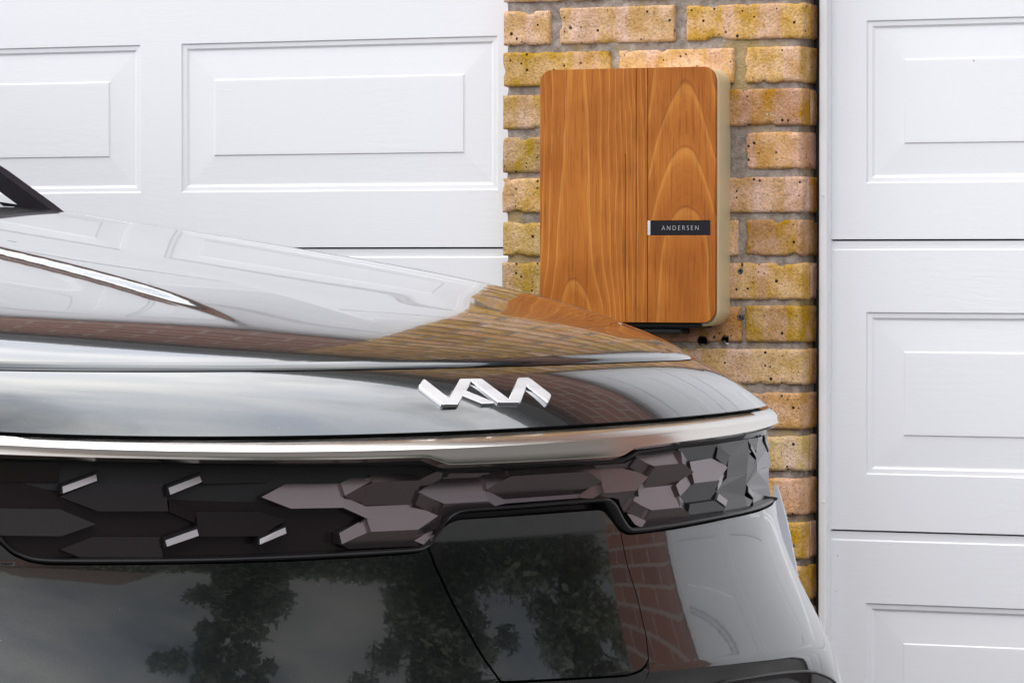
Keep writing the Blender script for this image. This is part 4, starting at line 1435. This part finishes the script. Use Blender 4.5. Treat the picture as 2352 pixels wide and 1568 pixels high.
# pair the two lines point by point so the moulding keeps its width round the recess
pair_in = [(-500, 1060), (-120, 1130), (-40, 1186), (0, 1226), (28, 1258), (66, 1275), (105, 1281), (330, 1281), (516, 1278), (736, 1269), (945, 1258), (966, 1256), (988, 1244), (1004, 1224), (1014, 1206), (1026, 1184), (1046, 1171), (1066, 1166), (1200, 1157), (1300, 1149), (1378, 1142), (1396, 1141), (1411, 1150), (1420, 1167), (1429, 1186), (1443, 1207), (1456, 1211), (1552, 1198), (1672, 1176), (1749, 1158), (1779, 1140)]
pair_out = [(-500, 1085), (-130, 1152), (-50, 1208), (0, 1250), (28, 1275), (66, 1291), (105, 1298), (330, 1297), (516, 1294), (736, 1286), (952, 1272), (974, 1265), (987, 1254), (997, 1232), (1010, 1216), (1030, 1194), (1050, 1182), (1070, 1178), (1200, 1170), (1300, 1162), (1374, 1156), (1386, 1157), (1396, 1168), (1410, 1190), (1421, 1212), (1436, 1227), (1452, 1229), (1552, 1215), (1672, 1191), (1749, 1173), (1779, 1151)]
def densify(pts, k=9):
    o = []
    for a, b in zip(pts[:-1], pts[1:]):
        for i in range(k): o.append(lerp(np.array(a, float), np.array(b, float), i / k))
    o.append(np.array(pts[-1], float)); o = np.array(o)
    for _ in range(14): o[1:-1] = (o[:-2] + 2 * o[1:-1] + o[2:]) / 4
    return o
def surround2(name, pa, pb, bulge, E=(0.884, .45, .036)):
    A, Bq = densify(pa), densify(pb)
    rows = []
    for s, d in ((-.02, -.016), (.04, .0), (.2, bulge * .8), (.42, bulge), (.62, bulge * .85), (.82, bulge * .25), (1, -.003), (1.02, -.016)):
        row = []
        for a, b in zip(A, Bq):
            x, y = lerp(a, b, s); l, bb, z, t = oncyl(x, y, *E)
            row.append((l + math.sin(t) * d, bb - math.cos(t) * d, z))
        rows.append(row)
    return panel(name, rows, M['black'], grille, (0, 0, 0, 0))
surround2('grille_surround', pair_in, pair_out, .0045)
up_a = [(-300, 1036), (0, 1044), (200, 1051), (516, 1057), (800, 1056), (970, 1051), (990, 1053), (1005, 1059), (1028, 1067), (1045, 1068), (1196, 1062), (1420, 1049), (1438, 1044), (1455, 1031), (1470, 1027), (1493, 1024), (1584, 1012), (1694, 997), (1774, 978)]
up_b = [(-300, 1042), (0, 1051), (200, 1060), (516, 1069), (800, 1071), (970, 1069), (984, 1071), (997, 1076), (1018, 1085), (1040, 1086), (1196, 1077), (1428, 1064), (1447, 1056), (1463, 1045), (1478, 1039), (1498, 1036), (1584, 1022), (1694, 1004), (1774, 984)]
surround2('grille_surround', up_a, up_b, .0035, (0.880, .45, .030))

# ---- badge on the front panel
from mathutils.bvhtree import BVHTree
pv = [Vector(v.co) + Vector(ORG) for v in front.data.vertices]
bvh = BVHTree.FromPolygons(pv, [tuple(p.vertices) for p in front.data.polygons])
bx = [(305, 248), (322, 253), (635, 487), (772, 246), (792, 232), (1070, 230), (1105, 245), (1450, 500), (1550, 242), (1577, 226), (1700, 226), (1750, 250), (2000, 440), (2016, 468),
      (1985, 545), (1965, 553), (1690, 330), (1612, 543), (1596, 553), (1345, 553), (1310, 540), (950, 263), (885, 388), (1255, 548), (1245, 564), (1090, 571), (835, 463), (780, 575),
      (763, 588), (575, 592), (545, 577), (250, 350), (243, 325), (285, 255)]
hits = []
for x, y in bx:
    dr = Vector(ray(918.75 + x * .1709, 832.6 + y * .1709 + 2.0)).normalized()
    h = bvh.ray_cast(Vector(EYE), dr)
    hits.append(h[0])
nb = bvh.ray_cast(Vector(EYE), Vector(ray(1110, 905)).normalized())[1]
if nb.dot(Vector(-FWD)) < 0: nb = -nb
up_n = nb.normalized()
bm = bmesh.new()
lowv = [bm.verts.new(h + up_n * .0002) for h in hits]
hc = sum(hits, Vector()) / len(hits)
hq = np.array([h - hc for h in hits]); pn = Vector(np.linalg.svd(hq)[2][2])
if pn.dot(up_n) < 0: pn = -pn
topv = []
for h in hits:       # flat face, a few millimetres proud
    q_ = h - pn * (h - hc).dot(pn) + pn * .0040
    topv.append(bm.verts.new(q_))
n = len(hits)
ftop = bm.faces.new(topv)
sides = [bm.faces.new((lowv[i], lowv[(i + 1) % n], topv[(i + 1) % n], topv[i])) for i in range(n)]
bmesh.ops.recalc_face_normals(bm, faces=bm.faces[:])
if ftop.normal.dot(up_n) < 0:
    bmesh.ops.reverse_faces(bm, faces=bm.faces[:])
for fc in bm.faces: fc.material_index = 1
ftop.material_index = 0
ed = list(ftop.edges)
res = bmesh.ops.bevel(bm, geom=ed, offset=.0012, segments=2, profile=.5, affect='EDGES', clamp_overlap=True, material=1)
me = bpy.data.meshes.new('badge'); bm.to_mesh(me); bm.free()
me.transform(Matrix.Translation(-Vector(ORG)))
bo = link('badge', me, M['badge'], car_root); me.materials.append(M['chrome'])
bo['label'] = 'brushed silver letter badge on the nose'

# ---- headlamp at the far corner
hl_px = [(1779, 1112), (1785, 1114), (1793, 1140), (1803, 1176), (1812, 1215), (1821, 1258), (1828, 1296), (1831, 1322), (1824, 1324), (1810, 1290), (1795, 1240), (1783, 1190), (1776, 1150)]
def at_depth(x, y, dep): return EYE + ray(x, y) * dep
M['lens'], nd_, lk_, bs_ = new_mat('clear_lens')
bs_.inputs['Base Color'].default_value = (0.86, 0.88, 0.95, 1); bs_.inputs['Roughness'].default_value = 0.06
bs_.inputs['Transmission Weight'].default_value = 0.15; bs_.inputs['IOR'].default_value = 1.46
lamp = empty('headlamp', (0, 0, 0), None, None); lamp.parent = car_root
dep0 = float((car(.80, .42, .7) - EYE) @ FWD)
n = len(hl_px)
ring = lambda dep, sh, off: [at_depth(lerp(1800, x, sh) + off, lerp(1215, y, sh), dep) for x, y in hl_px]
V = ring(dep0, 1, -1) + ring(dep0 + .05, 1.0, 1.5) + ring(dep0 + .16, .97, -2)
Fq = [tuple(range(n))] + [(a * n + i, a * n + (i + 1) % n, (a + 1) * n + (i + 1) % n, (a + 1) * n + i) for a in range(2) for i in range(n)] + [tuple(range(2 * n, 3 * n))[::-1]]
obj('lens', V, Fq, M['lens'], lamp, recalc=True)
V = ring(dep0 + .02, .90, -3) + ring(dep0 + .13, .9, -4)
obj('reflector', V, [tuple(range(n))] + [(i, (i + 1) % n, n + (i + 1) % n, n + i) for i in range(n)] + [tuple(range(n, 2 * n))[::-1]], M['chip'], lamp, recalc=True)
for k in range(16):      # fine ribs down the lamp's edge
    s = k / 15
    px_, py_ = lerp(1803, 1831, s ** 1.05), lerp(1180, 1320, s)
    c = at_depth(px_, py_, dep0 + .055)
    obj('lens_rib', *box_vf(c[0] - .004, c[0] - .0005, c[1] - .008, c[1] + .008, c[2] - .0009, c[2] + .0009), M['steel'], lamp)

lamp2 = empty('headlamp', (0, 0, 0), None, None); lamp2.parent = car_root
rowsL = [[(lambda q, t_: (q[0] + math.sin(t_) * .004, q[1] - math.cos(t_) * .004, q[2]))(bp(R(t_), z - .06 * (t_ + 62) / -24), R(t_)) for t_ in np.linspace(-86, -62, 12)] for z in np.linspace(.71, .60, 8)]
panel('lens', rowsL, M['lens'], lamp2, (1, 1, 1, 1), depth=.01)

# ---- cabin: pillars, glass, roof, sides, wheels (mostly out of frame)
M['glass'], nd_, lk_, bs_ = new_mat('window_glass')
bs_.inputs['Base Color'].default_value = (0.86, 0.93, 0.90, 1); bs_.inputs['Roughness'].default_value = 0.0
bs_.inputs['Transmission Weight'].default_value = 1.0; bs_.inputs['IOR'].default_value = 1.05
bs_.inputs['Coat Weight'].default_value = 0.5


def on_plane_l(x, y, l):
    d = ray(x, y); t = (l - (EYE - ORG) @ LAT) / (d @ LAT); p = EYE + d * t
    return float((p - ORG) @ BACK), float(p[2])


pa_b, pa_z = on_plane_l(104, 488, .70)
pb_b, pb_z = on_plane_l(0, 412, .695)
slope = (pb_z - pa_z) / (pb_b - pa_b)
ROOF_Z = 1.56
b_roof = pa_b + (ROOF_Z - .03 - pa_z) / slope
for s in (1, -1):
    path = [(pa_b - .10, pa_z - .10 * slope, .70), (pa_b, pa_z, .70), (pb_b, pb_z, .695), (b_roof, ROOF_Z - .03, .58)]
    rows = []
    for (b, z, l) in path:
        hh = .0150; nb_, nz_ = -math.sin(math.atan(slope)), math.cos(math.atan(slope))
        rows.append([(s * (l - .006), b - nb_ * hh, z - nz_ * hh), (s * (l - .006), b + nb_ * hh * .9, z + nz_ * hh * .9), (s * (l + .012), b + nb_ * hh, z + nz_ * hh), (s * (l + .026), b + nb_ * hh * .2, z + nz_ * hh * .2), (s * (l + .022), b - nb_ * hh, z - nz_ * hh), (s * (l - .006), b - nb_ * hh, z - nz_ * hh)])
    if s < 0: rows = [r[::-1] for r in rows]
    v, f = grid_vf([[car(*p) for p in r] for r in rows])
    obj('windscreen_pillar', v, f, M['pillar_black'], car_root)


def ws(l, k):    # windscreen surface: k 0 at the cowl, 1 at the roof
    b0, z0 = hood_end(l) - .02 + .05, pa_z - .022
    b1, z1 = b_roof + .02 - .10 * (1 - (l / .68) ** 2), ROOF_Z - .035 + .012 * (1 - (l / .6) ** 2)
    return (l * (1 - .17 * k), lerp(b0, b1, k), lerp(z0, z1, k) + .02 * math.sin(math.pi * k))


v, f = grid_vf([[car(*ws(l, k)) for l in np.linspace(-.675, .675, 25)] for k in np.linspace(0, 1, 12)])
obj('windscreen', v, f, M['glass'], car_root, smooth=True)
v, f = grid_vf([[car(l, hood_end(l) + db, hood(min(.72, max(-.72, l)), hood_end(l)) + dz) for l in np.linspace(-.73, .73, 31)] for db, dz in ((.004, -.02), (.010, -.012), (.03, -.012), (.075, -.004), (.12, -.03))])
obj('cowl', v, f, M['black'], car_root, smooth=True)
# roof and body sides
v, f = grid_vf([[car(l * (.58 if b < 3.9 else .52), b, ROOF_Z + .03 - .03 * l * l - .05 * max(0, (b - 3.2)) ** 2) for l in np.linspace(-1, 1, 13)] for b in np.linspace(b_roof - .09, 3.95, 14)])
obj('roof', v, f, M['paint'], car_root, smooth=True)
for s in (1, -1):
    def side_rows(b):
        bl = 1.075 + .03 * (b - 1.7)
        e = max(0, b - 3.7) ** 2 * .45
        return [(s * (.715 - e), b, bl), (s * (.80 - e), b, bl - .05), (s * (.862 - e), b, bl - .16), (s * (.868 - e), b, .75), (s * (.85 - e), b, .52), (s * (.86 - e), b, .33), (s * (.80 - e), b, .22)]
    rows = [side_rows(b) for b in np.linspace(1.86, 4.05, 20)]
    if s < 0: rows = [r[::-1] for r in rows]
    v, f = grid_vf([[car(*p) for p in r] for r in rows])
    obj('body_side', v, f, M['paint'], car_root, smooth=True)
    rows = [[(s * .715, b, 1.075 + .03 * (b - 1.7)), (s * .58, b + .0, min(ROOF_Z + .0, pa_z + slope * (b - pa_b)))] for b in np.linspace(pa_b + .12, 3.9, 16)]
    v, f = grid_vf([[car(*p) for p in r] for r in rows])
    obj('side_window', v, f, M['glass'], car_root, smooth=True)
    rows = [[(s * l, b, z) for (l, z) in ((.858, .86), (.866, .72), (.866, .58), (.862, .45), (.855, .33), (.80, .22))] for b in np.linspace(.50, 1.88, 12)]
    v, f = grid_vf([[car(*p) for p in r] for r in rows])
    obj('lower_wing', v, f, M['paint'], car_root, smooth=True)
    mp_b, mp_z = on_plane_l(-135, 385, .93)
    mb, mz = (mp_b, mp_z) if s > 0 else (1.78, 1.13)
    vv = []
    nu, nw = 14, 9
    for i in range(nw + 1):
        ph_ = math.pi * i / nw
        for j in range(nu):
            th = 2 * math.pi * j / nu
            q = lambda c: math.copysign(abs(c) ** .6, c)
            vv.append(car(s * (.93 + .105 * q(math.sin(ph_)) * q(math.cos(th))), mb + .05 * q(math.sin(ph_)) * q(math.sin(th)), mz + .012 + .062 * q(math.cos(ph_))))
    ff = [(i * nu + j, i * nu + (j + 1) % nu, (i + 1) * nu + (j + 1) % nu, (i + 1) * nu + j) for i in range(nw) for j in range(nu)]
    obj('door_mirror', vv, ff, M['paint'], car_root, smooth=True)
    for wb in (.88, 3.55):
        vv, prof = [], [(.10, .0), (.20, .0), (.235, .015), (.30, .02), (.33, .012), (.335, -.05), (.335, -.17), (.30, -.2)]
        wheel = empty('wheel', (0, 0, 0), None, None); wheel.parent = car_root
        for nm, pr, mt in (('tyre', prof[2:], 'tyre'), ('rim', [(.0, .0), (.06, .005), (.10, -.01), (.2, -.02), (.235, .012)], 'chip')):
            vv = [car(s * (.845 + y), wb + rr_ * math.cos(2 * math.pi * j / 40), .335 + rr_ * math.sin(2 * math.pi * j / 40)) for (rr_, y) in pr for j in range(40)]
            ff = [(i * 40 + j, i * 40 + (j + 1) % 40, (i + 1) * 40 + (j + 1) % 40, (i + 1) * 40 + j) for i in range(len(pr) - 1) for j in range(40)]
            obj(nm, vv, ff, M[mt], wheel, smooth=True)
# rear end and floor
v, f = grid_vf([[car(l, 4.05 + .10 * (1 - (l / .85) ** 2) - .12 * k, z) for l in np.linspace(-.80, .80, 11)] for k, z in ((0, .22), (0, .6), (0, .95), (.8, 1.15), (1, 1.5))])
obj('tailgate', v, f, M['paint'], car_root, smooth=True)
v, f = grid_vf([[car(l, b, .30) for l in (-.74, .74)] for b in (.25, 4.0)])
obj('underbody', v, f, M['dark_gap'], car_root)
v, f = grid_vf([[car(l, b, z) for l in (-.68, .68)] for b, z in ((1.60, 1.06), (1.95, 1.05), (2.05, .9), (2.1, .35))])
obj('dashboard', v, f, M['black'], car_root)

# ------------------------------------------------------------------ across the road: what the bumper mirrors
M['leaf'] = plain('dark_foliage', (0.07, 0.085, 0.05), 0.7, var=.4, vscale=3)
M['bark'] = plain('bark', (0.09, 0.07, 0.05), 0.9)


def tree(name, x, y, h, rad, label, seed):
    rg = random.Random(seed)
    root = empty(name, (x, y, 0), label, 'tree', 'trees across the road')
    v, f = tube_vf([(x, y, 0), (x + .1, y, h * .3), (x - .1, y + .1, h * .65), (x, y, h * .92)], [h * .028, h * .022, h * .014, h * .004], 9)
    trunk = obj('trunk', v, f, M['bark'], root, smooth=True)
    for k in range(7):
        a = rg.uniform(0, 6.28); z = h * rg.uniform(.35, .7)
        v, f = tube_vf([(x, y, z), (x + math.cos(a) * rad * .45, y + math.sin(a) * rad * .45, z + h * .1), (x + math.cos(a) * rad * .8, y + math.sin(a) * rad * .8, z + h * .13)], [h * .011, h * .007, h * .002], 6)
        obj('limb', v, f, M['bark'], root, smooth=True)
    vv, ff = [], []
    blobs = [(rg.gauss(0, .42) * rad, rg.gauss(0, .42) * rad, h * rg.uniform(.16, .97)) for _ in range(60)]
    for (bx_, by_, bz_) in blobs:
        br = rad * rg.uniform(.18, .34) * (1.25 - bz_ / h * .6)
        for _ in range(170):
            d = Vector((rg.gauss(0, 1), rg.gauss(0, 1), rg.gauss(0, .8))).normalized() * br * rg.uniform(.25, 1.05)
            c = Vector((x + bx_, y + by_, bz_)) + d
            u = Vector((rg.gauss(0, 1), rg.gauss(0, 1), rg.gauss(0, 1))).normalized(); w = u.orthogonal().normalized()
            s = rg.uniform(.14, .32)
            i = len(vv); vv += [c - u * s, c + w * s * .5, c + u * s, c - w * s * .5]; ff.append((i, i + 1, i + 2, i + 3))
    obj('crown', vv, ff, M['leaf'], root)
    return root


house = empty('house', (24, -14, 0), 'brick house across the road, mirrored in the car bumper', 'house')
M['houseb'] = plain('house_brick', (0.25, 0.12, 0.08), 0.9, var=.2)
HX = 30.0
box('wall', HX, HX + 7, -22, -10, 0, 2.6, M['houseb'], house)
obj('roof', [(HX - .4, -22.5, 2.5), (HX - .4, -9.5, 2.5), (HX + 3.5, -12, 4.6), (HX + 3.5, -20, 4.6), (HX + 7.4, -9.5, 2.5), (HX + 7.4, -22.5, 2.5)],
    [(0, 3, 2, 1), (1, 2, 4), (4, 2, 3, 5), (5, 3, 0)], M['tiles'], house)
for wy_ in (-20.5, -17, -13):
    w_ = box('window', HX - .05, HX + .02, wy_, wy_ + 1.5, .9, 2.0, M['pvc'], house)
    box('pane', HX - .06, HX - .055, wy_ + .1, wy_ + 1.4, 1.0, 1.9, M['plate'], w_)
for (dx, dy, h, rad, lb, sd) in (
        (25.0, -1.0, 8.6, 2.6, 'tall dark tree mirrored in the middle of the car bumper', 11),
        (24.0, 8.0, 7.6, 3.4, 'dark tree mirrored in the left half of the charging flap', 12),
        (21.0, 14.5, 8.4, 3.4, 'dark tree mirrored in the right half of the charging flap', 13)):
    tree('broadleaf_tree', ORG[0] + dx, ORG[1] + dy, h, rad, lb, sd)
# clipped hedge along the far side
rg = random.Random(5)
hv, hfc = [], []
for _ in range(13000):
    c = Vector((ORG[0] + 28 + rg.gauss(0, .5), ORG[1] + rg.uniform(-12, 22), rg.uniform(0, 2.1) + rg.gauss(0, .12)))
    u = Vector((rg.gauss(0, 1), rg.gauss(0, 1), rg.gauss(0, 1))).normalized(); w = u.orthogonal().normalized(); s_ = rg.uniform(.12, .26)
    i = len(hv); hv += [c - u * s_, c + w * s_ * .6, c + u * s_, c - w * s_ * .6]; hfc.append((i, i + 1, i + 2, i + 3))
hedge = empty('hedge', (ORG[0] + 28, ORG[1], 0), 'long dark hedge across the road, mirrored low in the bumper', 'hedge')
obj('foliage', hv, hfc, M['leaf'], hedge)
